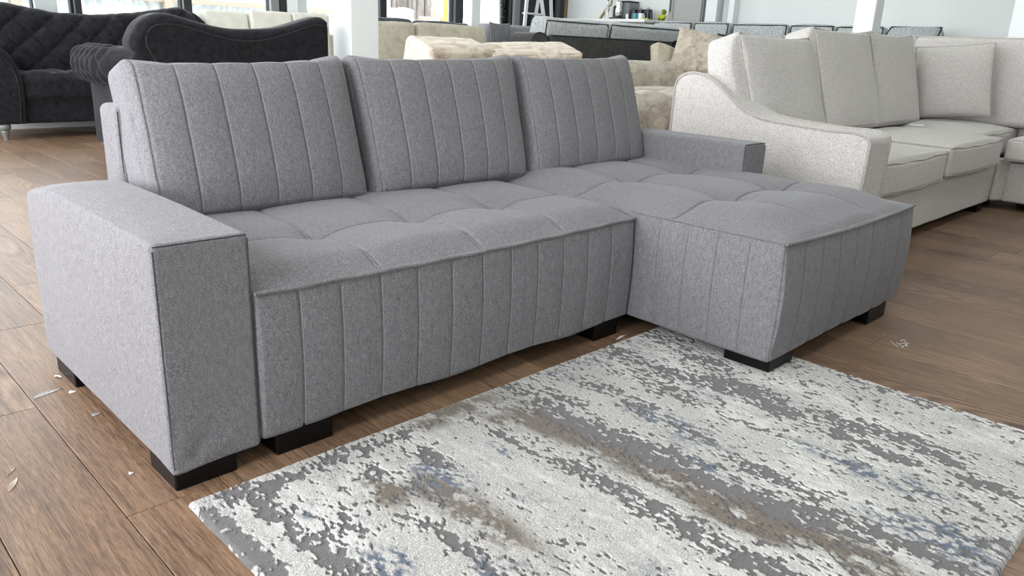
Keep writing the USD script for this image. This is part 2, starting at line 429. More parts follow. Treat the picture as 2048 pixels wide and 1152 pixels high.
class Thing:
    """An Xform under /World at the thing's base; part() adds a mesh given in world coordinates as its child."""

    def __init__(self, name, label=None, category=None, loc=(0, 0, 0), group=None, kind=None):
        self.path = "/World/" + numbered("/World", name)
        self.loc = np.array(loc, float)
        x = UsdGeom.Xform.Define(stage, self.path)
        x.AddTranslateOp().Set(Gf.Vec3d(*self.loc.tolist()))
        for k, v in (("label", label), ("category", category), ("group", group), ("kind", kind)):
            if v:
                x.GetPrim().SetCustomDataByKey(k, v)

    def part(self, name, mesh, material, smooth=35, label=None, kind=None, under=None):
        base = under or self.path
        path = base + "/" + numbered(base, name)
        v, f = mesh
        p = usdkit.mesh(stage, path, (np.asarray(v, float) - self.loc, f), material, smooth)
        if label:
            p.GetPrim().SetCustomDataByKey("label", label)
        if kind:
            p.GetPrim().SetCustomDataByKey("kind", kind)
        return path


def single(name, mesh, material, label=None, category=None, smooth=35, group=None, kind=None):
    v, f = mesh
    v = np.asarray(v, float)
    loc = np.array([(v[:, 0].min() + v[:, 0].max()) / 2, (v[:, 1].min() + v[:, 1].max()) / 2, v[:, 2].min()])
    path = "/World/" + numbered("/World", name)
    p = usdkit.mesh(stage, path, (v - loc, f), material, smooth)
    p.AddTranslateOp().Set(Gf.Vec3d(*loc.tolist()))
    for k, s in (("label", label), ("category", category), ("group", group), ("kind", kind)):
        if s:
            p.GetPrim().SetCustomDataByKey(k, s)
    return p

# ---------------------------------------------------------------- the room
def slab(name, lo, hi, material, kind="structure", bevel=0.0):
    return single(name, box(lo, hi, bevel), material, smooth=False, kind=kind)


PW, PL = 0.1965, 1.263                      # plank width and length
floor = Thing("floor", loc=(0, 0, 0), kind="structure")
floor.part("underfloor", box((XL - 0.2, YB - 0.2, -0.12), (XR + 0.2, YF + 0.2, -0.012)), M_TIMBER, smooth=False)
rng = np.random.default_rng(7)
OFFS = {-1: 0.603, 0: -0.020, -2: -0.66 + PL, -3: 0.25, 1: 0.45, 2: 0.95}


def plank_mesh(x0, x1, y0, y1):
    g, c = 0.0007, 0.0012
    x0, x1, y0, y1 = x0 + g, x1 - g, y0 + g, y1 - g
    t = [(x0 + c, y0 + c, 0), (x1 - c, y0 + c, 0), (x1 - c, y1 - c, 0), (x0 + c, y1 - c, 0)]
    e = [(x0, y0, -c), (x1, y0, -c), (x1, y1, -c), (x0, y1, -c)]
    b = [(x0, y0, -0.0118), (x1, y0, -0.0118), (x1, y1, -0.0118), (x0, y1, -0.0118)]
    q = [(0, 1, 2, 3)]
    for k in range(4):
        n = (k + 1) % 4
        q += [(4 + k, 4 + n, n, k), (8 + k, 8 + n, 4 + n, 4 + k)]
    q = np.array(q)
    return np.array(t + e + b, float), np.vstack([q[:, [0, 1, 2]], q[:, [0, 2, 3]]])


planks, rest = [], {0: [], 1: [], 2: []}
k0, k1 = int(math.floor((XL + 0.103) / PW)), int(math.ceil((XR + 0.103) / PW))
for k in range(k0, k1):
    x0 = max(-0.103 + k * PW, XL)
    x1 = min(-0.103 + (k + 1) * PW, XR)
    off = OFFS.get(k, rng.uniform(0, PL))
    j0 = int(math.floor((YB - off) / PL))
    for j in range(j0, int((YF - off) / PL) + 1):
        y0, y1 = max(off + j * PL, YB), min(off + (j + 1) * PL, YF)
        if y1 - y0 < 0.02 or x1 - x0 < 0.01:
            continue
        v = int(rng.integers(0, 3))
        xm, ym = (x0 + x1) / 2, (y0 + y1) / 2
        near = (-0.9 < xm < 1.7 and y1 > -1.1 and y0 < 6.0 and (xm < 0.35 or y0 < 0.75) and ym < 1.4 + 4.5 * (xm > -0.4)) or (1.5 < xm < 5.2 and y1 > -1.6 and y0 < 0.6)
        m = plank_mesh(x0, x1, y0, y1)
        if near:
            planks.append((m, v))
        else:
            rest[v].append(m)
for m, v in planks:
    floor.part("plank", m, M_WOOD[v], smooth=False)
for v in rest:
    floor.part("planks_beyond", cat(*rest[v]), M_WOOD[v], smooth=False, kind="stuff")

# ceiling with lit panels
ceiling = Thing("ceiling", kind="structure")
ceiling.part("ceiling_board", box((XL - 0.2, YB - 0.2, CEIL), (XR + 0.2, YF + 0.2, CEIL + 0.15)), M_CEIL, smooth=False)
for x, y in PANEL:
    lp = ceiling.part("light_frame", cat(box((x - 0.6, y - 0.3, CEIL - 0.02), (x + 0.6, y - 0.27, CEIL)), box((x - 0.6, y + 0.27, CEIL - 0.02), (x + 0.6, y + 0.3, CEIL)),
                      box((x - 0.6, y - 0.27, CEIL - 0.02), (x - 0.57, y + 0.27, CEIL)), box((x + 0.57, y - 0.27, CEIL - 0.02), (x + 0.6, y + 0.27, CEIL))), M_WHITE, smooth=False)
    ceiling.part("light_diffuser", box((x - 0.57, y - 0.27, CEIL - 0.012), (x + 0.57, y + 0.27, CEIL - 0.002)), M_LED, smooth=False, under=lp)

T = 0.2
wall = Thing("wall_right", kind="structure")
wall.part("wall_face", box((XR, YB - T, 0), (XR + T, YF + T, CEIL)), M_WALL, smooth=False)
wall.part("baseboard", box((XR - 0.018, YB, 0), (XR, 4.0, 0.14), 0.004), M_WHITE, smooth=False)


def glazed_wall(prefix, n, at_xy, u0, u1, bays, normal):
    """A shopfront wall: low white upstand, head beam, white piers where given, dark mullions and one glass pane per bay. bays: (start, end)."""
    ax, c = at_xy
    def B(a0, a1, z0, z1, d0, d1):
        lo, hi = [0, 0, z0], [0, 0, z1]
        lo[1 - ax], hi[1 - ax] = a0, a1
        lo[ax], hi[ax] = c + normal * d0, c + normal * d1
        return box(lo, hi)
    w = Thing("wall_" + prefix, kind="structure")
    w.part("upstand", B(u0, u1, 0, 0.22, -0.02, 0.16), M_WHITE, smooth=False)
    w.part("head_beam", B(u0, u1, 2.75, CEIL, 0, 0.18), M_WALL, smooth=False)
    prev = u0
    for a, b in list(bays) + [(u1, u1)]:
        if a - prev > 0.001:
            w.part("pier", B(prev, a, 0.22, 2.75, 0, 0.18), M_WHITE, smooth=False)
        prev = b
    for k, (a, b) in enumerate(bays):
        win = Thing("window_%d" % (n + k), kind="structure")
        fw = 0.035
        win.part("window_frame", cat(B(a, a + fw, 0.22, 2.75, 0.05, 0.12), B(b - fw, b, 0.22, 2.75, 0.05, 0.12), B(a + fw, b - fw, 0.22, 0.22 + fw, 0.05, 0.12), B(a + fw, b - fw, 2.75 - fw, 2.75, 0.05, 0.12)), M_FRAME, smooth=False)
        win.part("pane", B(a + fw, b - fw, 0.22 + fw, 2.75 - fw, 0.082, 0.088), M_GLASS, smooth=False)


FRONT_BAYS = [(-1.9, -0.08), (-0.06, 1.60), (1.70, 1.920), (1.925, 2.945), (2.95, 3.92), (4.25, 5.34), (5.35, 6.56), (6.60, 7.65)]
glazed_wall("front", 1, (1, YF), XL - T, 7.70, FRONT_BAYS, 1)
glazed_wall("left", 10, (0, XL), YB, YF, [(-1.1, 1.2), (1.3, 3.7), (3.8, 6.4)], -1)
slab("wall_rear", (1.3, YB - T, 0), (XR + T, YB, CEIL), M_DARKW)
glazed_wall("rear_glazed", 13, (1, YB), XL - T, 1.3, [(-1.9, -0.3)], -1)

# thicker dark mullions and grey reveals that show between the bays of the front glazing
for k, (x0, x1, mt) in enumerate(((1.895, 1.95, M_FRAME), (2.905, 2.985, M_FRAME), (3.86, 3.955, M_STEEL), (3.965, 4.045, M_FRAME), (5.30, 5.39, M_FRAME), (6.50, 6.63, M_FRAME), (7.60, 7.70, M_STEEL))):
    slab("trim_%d" % (k + 1), (x0, YF - 0.05, 0.22), (x1, YF - 0.002, 2.75), mt)
slab("trim_13", (1.565, YF - 0.05, 0.22), (1.745, YF - 0.002, 2.75), M_GREYP)
slab("trim_14", (4.05, YF - 0.05, 0.22), (4.185, YF - 0.002, 2.75), M_WHITE)
slab("trim_8", (4.19, YF - 0.04, 0.22), (4.30, YF - 0.003, 2.75), M_GREYP)
# the doorway at the far corner
door = Thing("door_1", kind="structure")
door.part("door_frame", cat(box((7.70, YF - 0.03, 0), (7.80, YF + 0.12, 2.6)), box((8.56, YF - 0.03, 0), (8.66, YF + 0.12, 2.6)), box((7.80, YF - 0.03, 2.5), (8.56, YF + 0.12, 2.6))), M_FRAME, smooth=False)
door.part("door_glass", box((7.80, YF + 0.04, 0.2), (8.56, YF + 0.05, 2.5)), M_GLASS, smooth=False)
door.part("kick_plate", box((7.80, YF + 0.03, 0.0), (8.56, YF + 0.06, 0.2)), M_FRAME, smooth=False)
slab("trim_9", (8.66, YF - 0.04, 0), (XR - 0.002, YF - 0.001, 2.7), M_WOODF)
single("wall_over_door", box((7.70, YF, 2.6), (XR + T, YF + 0.18, CEIL)), M_WALL, smooth=False, kind="structure")
# white pilasters and a casing on the right wall beside the tall cabinet
slab("trim_10", (XR - 0.16, 4.10, 0), (XR - 0.002, 4.26, CEIL), M_WHITE)
slab("trim_11", (XR - 0.07, 3.98, 0), (XR - 0.002, 4.06, CEIL), M_GREYP)
slab("trim_12", (XR - 0.12, 3.88, 0), (XR - 0.002, 3.955, CEIL), M_WHITE)


def pillar(x, y, w, label, mt=None):
    t = Thing("pillar", label, "pillar", (x, y, 0), kind="structure")
    t.part("shaft", box((x - w / 2, y - w / 2, 0.0), (x + w / 2, y + w / 2, CEIL), 0.006), mt or M_WHITE, smooth=False)
    t.part("plinth", box((x - w / 2 - 0.012, y - w / 2 - 0.012, 0), (x + w / 2 + 0.012, y + w / 2 + 0.012, 0.12), 0.004), mt or M_WHITE, smooth=False)


pillar(3.255, 4.21, 0.27, "square white pillar beside the scrolled back of the black sofa")
pillar(6.575, 6.50, 0.15, "slim pale pillar in front of the windows beside the grey tufted sofa")
pillar(6.8275, 1.4875, 0.175, "white pillar behind the oatmeal corner sofa")
pillar(7.60, 0.41, 0.24, "white pillar at the right edge against the white wall")

# ---------------------------------------------------------------- outside the glazing
single("yard_ground", box((-9, YF + 0.4, -0.25), (18, 24, -0.05)), M_YARD, smooth=False, kind="structure")
single("yard_apron", box((-16, -16, -0.25), (XL - 0.4, 24, -0.05)), M_YARD, smooth=False, kind="structure")


def corrugated(x0, x1, y, z0, z1, pitch, amp, name, label, mt, category="fence", vertical=True):
    n = int((x1 - x0) / pitch * 6) + 1
    x = np.linspace(x0, x1, n)
    d = amp * np.clip(1.6 * np.sin(2 * math.pi * x / pitch), -1, 1)
    a = np.stack([x, y + d, np.full(n, z0)], 1)
    b = np.stack([x, y + d, np.full(n, z1)], 1)
    a2, b2 = a + [0, 0.004, 0], b + [0, 0.004, 0]
    v = np.vstack([a, b, a2, b2])
    i = np.arange(n - 1)
    q = np.vstack([np.stack([i, i + 1, n + i + 1, n + i], 1), np.stack([2 * n + i + 1, 2 * n + i, 3 * n + i, 3 * n + i + 1], 1), np.stack([n + i, n + i + 1, 3 * n + i + 1, 3 * n + i], 1)])
    t = Thing(name, label, category, ((x0 + x1) / 2, y, z0))
    t.part("sheet", (v, np.vstack([q[:, [0, 1, 2]], q[:, [0, 2, 3]]])), mt, smooth=50)
    return t


fc = corrugated(-4.0, 7.6, 10.4, -0.05, 2.6, 0.17, 0.022, "metal_fence", "pale corrugated metal fence outside the front windows", M_FENCE)
fc.part("rail", box((-4.0, 10.30, 1.30), (7.6, 10.36, 1.36)), M_TIMBER, smooth=False, label="weathered timber rail")
for k in range(7):
    fc.part("post", box((-3.5 + 1.9 * k, 10.26, -0.05), (-3.4 + 1.9 * k, 10.37, 2.7)), M_TIMBER, smooth=False)
corrugated(11.9, 17.0, 11.2, -0.05, 2.9, 0.2, 0.03, "metal_shutter", "white ribbed shutter seen through the far right window", M_FENCE, "shutter")
sh = Thing("shed", "dark timber store behind the middle windows with wrapped bales in it", "shed", (10.2, 12.6, -0.05))
sh.part("back_wall", box((8.5, 13.4, -0.05), (12.0, 13.5, 3.2)), M_SHED, smooth=False)
for k in range(14):
    sh.part("board", box((8.6 + 0.235 * k, 13.33 - 0.02 * (k % 2), -0.05), (8.6 + 0.235 * k + 0.21, 13.385, 3.1)), M_SHED, smooth=False)
sh.part("roof", box((8.4, 11.7, 3.2), (12.1, 13.6, 3.3)), M_SHED, smooth=False)
brng = np.random.default_rng(3)
for k, (x, z, w, h) in enumerate(((9.72, 0.0, 0.42, 0.98), (9.74, 1.03, 0.38, 0.58), (10.13, 0.0, 0.30, 1.40), (10.48, 0.0, 0.30, 1.48), (10.86, 0.0, 0.34, 1.22), (10.86, 1.27, 0.32, 0.70))):
    single("wrapped_bale", moved(softbox((w, 0.5, h), 0.07, 0.09, disp=lambda p, n: n * 0.03 * (meshkit.noise(p * 7 + 3, 5)[:, None] - 0.5)), (x, 12.3, -0.05 + z + h / 2)), M_BALE,
           ("pale wrapped bale at the bottom left of the store", "pale wrapped bale on top at the left of the store", "low pale bale in the middle of the store", "tall pale bale right of the middle in the store",
            "pale bale at the bottom right of the store beside the orange board", "pale bale on top at the right of the store beside the orange board")[k], "bale", smooth=40)
ob = Thing("orange_board", "upright orange board with a red edge outside beside the stacked bales", "board", (10.5, 11.6, -0.05))
ob.part("panel", box((10.36, 11.6, -0.05), (10.56, 11.65, 2.8)), M_ORANGE, smooth=False)
ob.part("edge_strip", box((10.565, 11.59, -0.05), (10.62, 11.66, 2.8)), M_PINKF, smooth=False)

# ---------------------------------------------------------------- the grey corner sofa
ZB, SX0, SX1, SY1 = 0.052, 0.197, 1.527, 0.80
sofa = Thing("corner_sofa", "grey chenille corner sofa with tufted seat, channelled fronts and a chaise on the right", "sofa", (1.27, 0.2, 0))

# left arm
aw, ad, ah = 0.195, 0.885, 0.530 - 0.040
ac = np.array([aw / 2, ad / 2, 0.040 + ah / 2])


def arm_disp(p, n):
    q = p + ac
    o = np.zeros_like(p)
    big = 0.012 * smoothstep(0.02, 0.2, q[:, 1])                        # the outer top edge rounds off towards the back
    e = np.minimum(q[:, 0], 0.10) / 0.10
    top = np.clip((q[:, 2] - 0.40) / 0.13, 0, 1)
    o[:, 2] -= big * (1 - e) ** 2 * top ** 2
    o[:, 0] += big * 0.6 * (1 - e) * top ** 3
    o[:, 2] -= 0.022 * smoothstep(0.70, 0.885, q[:, 1]) * top
    side = (n[:, 0] < -0.5) * 1.0
    o[:, 0] -= side * 0.008 * np.sin(np.clip(q[:, 1] / ad, 0, 1) * math.pi) * np.sin(np.clip((q[:, 2] - 0.04) / ah, 0, 1) * math.pi)
    o[:, 2] += np.clip(n[:, 2], 0, 1) * 0.006 * np.sin(np.clip(q[:, 1] / ad, 0, 1) * math.pi)
    fr = np.clip(-n[:, 1], 0, 1)                                        # pull folds rising from the front bottom corner
    dx, dz = q[:, 0] - 0.006, q[:, 2] - 0.035
    rr, th = np.hypot(dx, dz), np.arctan2(dz, dx)
    o[:, 1] -= fr * 0.0065 * np.exp(-(rr / 0.10) ** 2) * smoothstep(0.01, 0.05, rr) * smoothstep(0.0, 0.025, dz) * np.sin((th - 0.25) * 8.0)
    o[:, 2] -= 0.007 * np.exp(-((q[:, 0]) / 0.08) ** 2 - (q[:, 1] / 0.06) ** 2) * (1 - top) * smoothstep(0.16, 0.04, q[:, 2])
    o += n * 0.0022 * (meshkit.fbm(q * 7.0, 3, 4)[:, None] - 0.5)
    return o


arm = moved(softbox((aw, ad, ah), 0.011, 0.016, disp=arm_disp), ac)
AL = sofa.part("arm", arm, M_GREY, label="wide flat arm on the left, lighter where it faces the daylight")
zc = np.linspace(0.052, 0.518, 24)
sofa.part("seam", cat(tube(np.stack([0.0035 + 0 * zc, 0.0015 + 0 * zc, zc], 1), 0.0012, 5), tube(np.stack([np.linspace(0.004, 0.190, 12), np.full(12, 0.0012), np.full(12, 0.5265)], 1), 0.0012, 5),
                      tube(np.stack([0.1925 + 0 * zc, 0.0015 + 0 * zc, zc], 1), 0.0012, 5)), M_SEAM, under=AL)

# seat
TUX, TUY = [0.197, 0.529, 0.861, 1.194, 1.527], [0.0, 0.315, 0.80]


def tuft_top(x, y, gx, gy, fade, amp_dome, rise, pit):
    """Height of a quilted top over its flat plane: domes in the cells, seams between them that sink to a pit at each crossing."""
    gx, gy = np.array(gx), np.array(gy)
    i = np.clip(np.searchsorted(gx, x) - 1, 0, len(gx) - 2)
    j = np.clip(np.searchsorted(gy, y) - 1, 0, len(gy) - 2)
    u = np.clip((x - gx[i]) / (gx[i + 1] - gx[i]), 0, 1) * 2 - 1
    v = np.clip((y - gy[j]) / (gy[j + 1] - gy[j]), 0, 1) * 2 - 1
    dome = np.clip((1 - u ** 2) * (1 - v ** 2), 0, 1) ** 0.55
    h = amp_dome * dome + rise * fade
    for a in gx[1:-1]:
        h -= 0.0045 * np.exp(-((x - a - 0.006) / 0.003) ** 2) + 0.0045 * np.exp(-((x - a + 0.006) / 0.003) ** 2)
        for b in gy[1:-1]:
            d = np.hypot(x - a, (y - b))
            h -= pit * np.exp(-(d / 0.075) ** 2) + 0.010 * np.exp(-(d / 0.022) ** 2)
    for b in gy[1:-1]:
        h -= 0.005 * np.exp(-((y - b) / 0.0035) ** 2)
    return h


sw, sd, sh_ = SX1 - SX0, SY1, 0.397 - ZB
sc = np.array([(SX0 + SX1) / 2, sd / 2, ZB + sh_ / 2])
SEAMS = [0.302, 0.408, 0.519, 0.630, 0.742, 0.850, 0.957, 1.066, 1.176, 1.291, 1.406]


def seat_disp(p, n):
    q = p + sc
    o = np.zeros_like(p)
    up, fr = np.clip(n[:, 2], 0, 1) ** 2, np.clip(-n[:, 1], 0, 1) ** 2
    fade = smoothstep(0.0, 0.10, q[:, 1])
    sidefade = smoothstep(SX1, SX1 - 0.05, q[:, 0]) * smoothstep(SX0, SX0 + 0.05, q[:, 0])
    o[:, 2] += up * (tuft_top(q[:, 0], q[:, 1], TUX, TUY, fade * (0.4 + 0.6 * sidefade), 0.011, 0.026, 0.022) * smoothstep(-0.001, 0.03, q[:, 1]))
    o[:, 2] += up * (-0.008 * np.sin(np.clip((q[:, 0] - SX0) / sw, 0, 1) * math.pi)) * (1 - fade)
    zfade = smoothstep(0.395, 0.36, q[:, 2])
    c = puffs(q[:, 0], [SX0] + SEAMS + [SX1], 0.0035) * (0.35 + 0.65 * zfade) + grooves(q[:, 0], SEAMS, 0.0042, 0.0028) * (0.25 + 0.75 * zfade)
    o[:, 1] -= fr * (c + 0.008 * np.sin(np.clip((q[:, 2] - ZB) / sh_, 0, 1) * math.pi))
    o[:, 2] += np.clip(-n[:, 2], 0, 1) * 0.006 * np.sin(q[:, 0] * 13 + 1)
    o += n * 0.0018 * (meshkit.fbm(q * 9.0, 3, 9)[:, None] - 0.5)
    # creases on the middle cell
    crease = np.sin((q[:, 0] * 0.9 + q[:, 1] * 0.35) * 95.0) * np.exp(-((q[:, 0] - 0.95) / 0.13) ** 2 - ((q[:, 1] - 0.13) / 0.11) ** 2)
    o[:, 2] += up * 0.0022 * crease
    return o


loc_x = [s - sc[0] for s in SEAMS + [v + e for v in TUX[1:-1] for e in (-0.006, 0.006)]]
seat = moved(softbox((sw, sd, sh_), 0.012, 0.017, seams=(loc_x, [0.315 - sc[1]], []), disp=seat_disp), sc)
SE = sofa.part("seat", seat, M_GREY, label="three-place seat with tufted top and channelled front")
px = np.linspace(SX0 + 0.002, SX1 - 0.006, 70)
sofa.part("piping", tube(np.stack([px, np.full(70, -0.003), 0.3955 - 0.008 * np.sin((px - SX0) / sw * math.pi) + 0.0012 * np.sin(px * 37)], 1), 0.0052, 6), M_GREY, under=SE)

st, zs = [], np.linspace(ZB + 0.02, 0.375, 30)
for s in SEAMS:
    st.append(tube(on_front(np.stack([np.full(30, s + 0.0034), np.zeros(30), zs], 1) - sc, None, 0, seat_disp) + sc, 0.0009, 4))
sofa.part("stitching", cat(*st), M_STITCH, under=SE, kind="stuff")

# chaise
CX0, CX1, CY0, CY1 = 1.530, 2.545, -0.519, 0.80
cw, cd, ch = CX1 - CX0, CY1 - CY0, 0.414 - ZB
cc = np.array([(CX0 + CX1) / 2, (CY0 + CY1) / 2, ZB + ch / 2])
CSX = [CX0 + cw * k / 8 for k in range(1, 8)]
CSY = [-0.415, -0.31, -0.205, -0.1, 0.005]
CTX, CTY = [CX0, 1.875, 2.225, CX1], [CY0, -0.135, 0.285, CY1]


def chaise_disp(p, n):
    q = p + cc
    o = np.zeros_like(p)
    up, fr, lf, rt = np.clip(n[:, 2], 0, 1) ** 2, np.clip(-n[:, 1], 0, 1) ** 2, np.clip(-n[:, 0], 0, 1) ** 2, np.clip(n[:, 0], 0, 1) ** 2
    inner = smoothstep(CY0, CY0 + 0.20, q[:, 1]) * smoothstep(CX0, CX0 + 0.20, q[:, 0]) * smoothstep(CX1, CX1 - 0.16, q[:, 0])
    edge = smoothstep(CY0 - 0.001, CY0 + 0.03, q[:, 1]) * smoothstep(CX0 - 0.001, CX0 + 0.03, q[:, 0]) * smoothstep(CX1 + 0.001, CX1 - 0.03, q[:, 0])
    o[:, 2] += up * tuft_top(q[:, 0], q[:, 1], CTX, CTY, inner, 0.013, 0.036, 0.026) * edge
    o[:, 2] -= up * 0.012 * (1 - edge) * np.sin(np.clip((q[:, 0] - CX0) / cw, 0, 1) * math.pi)
    zf = smoothstep(0.41, 0.37, q[:, 2])
    zz = np.sin(np.clip((q[:, 2] - ZB) / ch, 0, 1) * math.pi)
    o[:, 1] -= fr * (puffs(q[:, 0], [CX0] + CSX + [CX1], 0.0033) * (0.35 + 0.65 * zf) + grooves(q[:, 0], CSX, 0.0038, 0.0028) * (0.3 + 0.7 * zf) + 0.014 * zz)
    o[:, 0] -= lf * (puffs(q[:, 1], [CY0] + CSY + [0.12, CY1], 0.003) * (0.35 + 0.65 * zf) + grooves(q[:, 1], CSY, 0.0038, 0.0028) * (0.3 + 0.7 * zf)
                     + 0.010 * zz * np.sin(np.clip((q[:, 1] - CY0) / 0.52, 0, 1) * math.pi))
    o[:, 0] += rt * 0.007 * zz
    o[:, 2] += np.clip(-n[:, 2], 0, 1) * 0.004 * np.sin(q[:, 0] * 9 + q[:, 1] * 7)
    o += n * 0.002 * (meshkit.fbm(q * 8.0, 3, 19)[:, None] - 0.5)
    return o


loc_x = [s - cc[0] for s in CSX + [v + e for v in CTX[1:-1] for e in (-0.006, 0.006)]]
loc_y = [s - cc[1] for s in CSY + CTY[1:-1]]
chaise = moved(softbox((cw, cd, ch), 0.010, 0.018, seams=(loc_x, loc_y, []), disp=chaise_disp), cc)
CH = sofa.part("chaise", chaise, M_GREY, label="chaise section with tufted top and channelled front and side")
px = np.linspace(CX0 + 0.002, CX1 - 0.004, 60)
py = np.linspace(CY0 + 0.002, 0.02, 40)
sofa.part("piping", tube(np.stack([px, np.full(60, CY0 - 0.003), 0.4125 - 0.012 * np.sin((px - CX0) / cw * math.pi)], 1), 0.0050, 6), M_GREY, under=CH)
zc = np.linspace(ZB + 0.006, 0.408, 30)
bul = np.sin((zc - ZB) / ch * math.pi)
sofa.part("seam", cat(tube(np.stack([np.full(40, CX0 - 0.0005), py, np.full(40, 0.4115)], 1), 0.0015, 5), tube(np.stack([CX0 + 0.0025 - 0 * bul, CY0 + 0.0025 - 0.006 * bul, zc], 1), 0.0013, 5)), M_GREYD, under=CH)

st, zs = [], np.linspace(ZB + 0.02, 0.385, 30)
for s in CSX:
    st.append(tube(on_front(np.stack([np.full(30, s + 0.0034), np.full(30, CY0), zs], 1) - cc, None, 0, chaise_disp) + cc, 0.0009, 4))
for s in CSY:
    st.append(tube(on_front(np.stack([np.full(30, CX0), np.full(30, s - 0.0034), zs], 1) - cc, None, 0, chaise_disp, 0, -1) + cc, 0.0009, 4))
sofa.part("stitching", cat(*st), M_STITCH, under=CH, kind="stuff")

# right arm, standing on the chaise
rx0, rx1, ry0, ry1, rz0, rz1 = 2.362, 2.542, 0.092, 0.90, 0.385, 0.575
rc = np.array([(rx0 + rx1) / 2, (ry0 + ry1) / 2, (rz0 + rz1) / 2])


def rarm_disp(p, n):
    q = p + rc
    o = n * 0.0025 * (meshkit.fbm(q * 8.0, 3, 29)[:, None] - 0.5)
    o[:, 2] -= 0.010 * smoothstep(rx1 - 0.03, rx1, q[:, 0]) * (q[:, 2] > rc[2])
    return o


RA = sofa.part("arm", moved(softbox((rx1 - rx0, ry1 - ry0, rz1 - rz0), 0.014, 0.02, disp=rarm_disp), rc), M_GREY, label="short low arm on the right, set on the chaise")
sofa.part("seam", cat(tube(np.stack([np.full(12, rx0 + 0.004), np.full(12, ry0 + 0.003), np.linspace(0.44, rz1 - 0.008, 12)], 1), 0.0014, 5),
                      tube(np.stack([np.linspace(rx0 + 0.006, rx1 - 0.012, 12), np.full(12, ry0 + 0.003), np.full(12, rz1 - 0.004)], 1), 0.0014, 5)), M_SEAM, under=RA)

# back frame
bx0, bx1, by0, by1, bz0, bz1 = 0.228, 2.50, 0.812, 0.955, 0.05, 0.715
bc = np.array([(bx0 + bx1) / 2, (by0 + by1) / 2, (bz0 + bz1) / 2])
BK = sofa.part("back_frame", moved(softbox((bx1 - bx0, by1 - by0, bz1 - bz0), 0.022, 0.035,
               disp=lambda p, n: np.stack([0 * p[:, 0], 0 * p[:, 0], -0.02 * smoothstep(0.0, -0.07, p[:, 1]) * smoothstep(0.2, 0.33, p[:, 2]) * 0], 1) + n * 0.004 * (meshkit.fbm((p + bc) * 6, 3, 33)[:, None] - 0.5)), bc), M_GREY)
zz = np.linspace(0.53, 0.700, 14)
sofa.part("seam", tube(np.stack([np.full(14, bx0 + 0.006), np.full(14, by0 + 0.006), zz], 1), 0.0012, 5), M_SEAM, under=BK)

# block legs
for x0, x1, y0, y1, z1 in ((0.003, 0.138, 0.003, 0.14, 0.055), (0.003, 0.138, 0.66, 0.815, 0.055), (0.231, 0.379, 0.002, 0.14, 0.062), (1.362, 1.482, 0.002, 0.13, 0.062),
                           (1.552, 1.706, -0.515, -0.362, 0.062), (2.280, 2.442, -0.522, -0.37, 0.062), (2.34, 2.50, 0.72, 0.86, 0.062), (0.9, 1.04, 0.74, 0.88, 0.062)):
    zl = 0.0125 if (x0 > 1.5 and y0 < -0.4 and x1 < 1.72) else 0.0
    sofa.part("leg", box((x0, y0, zl), (x1, y1, z1), 0.003), M_LEG, smooth=False)

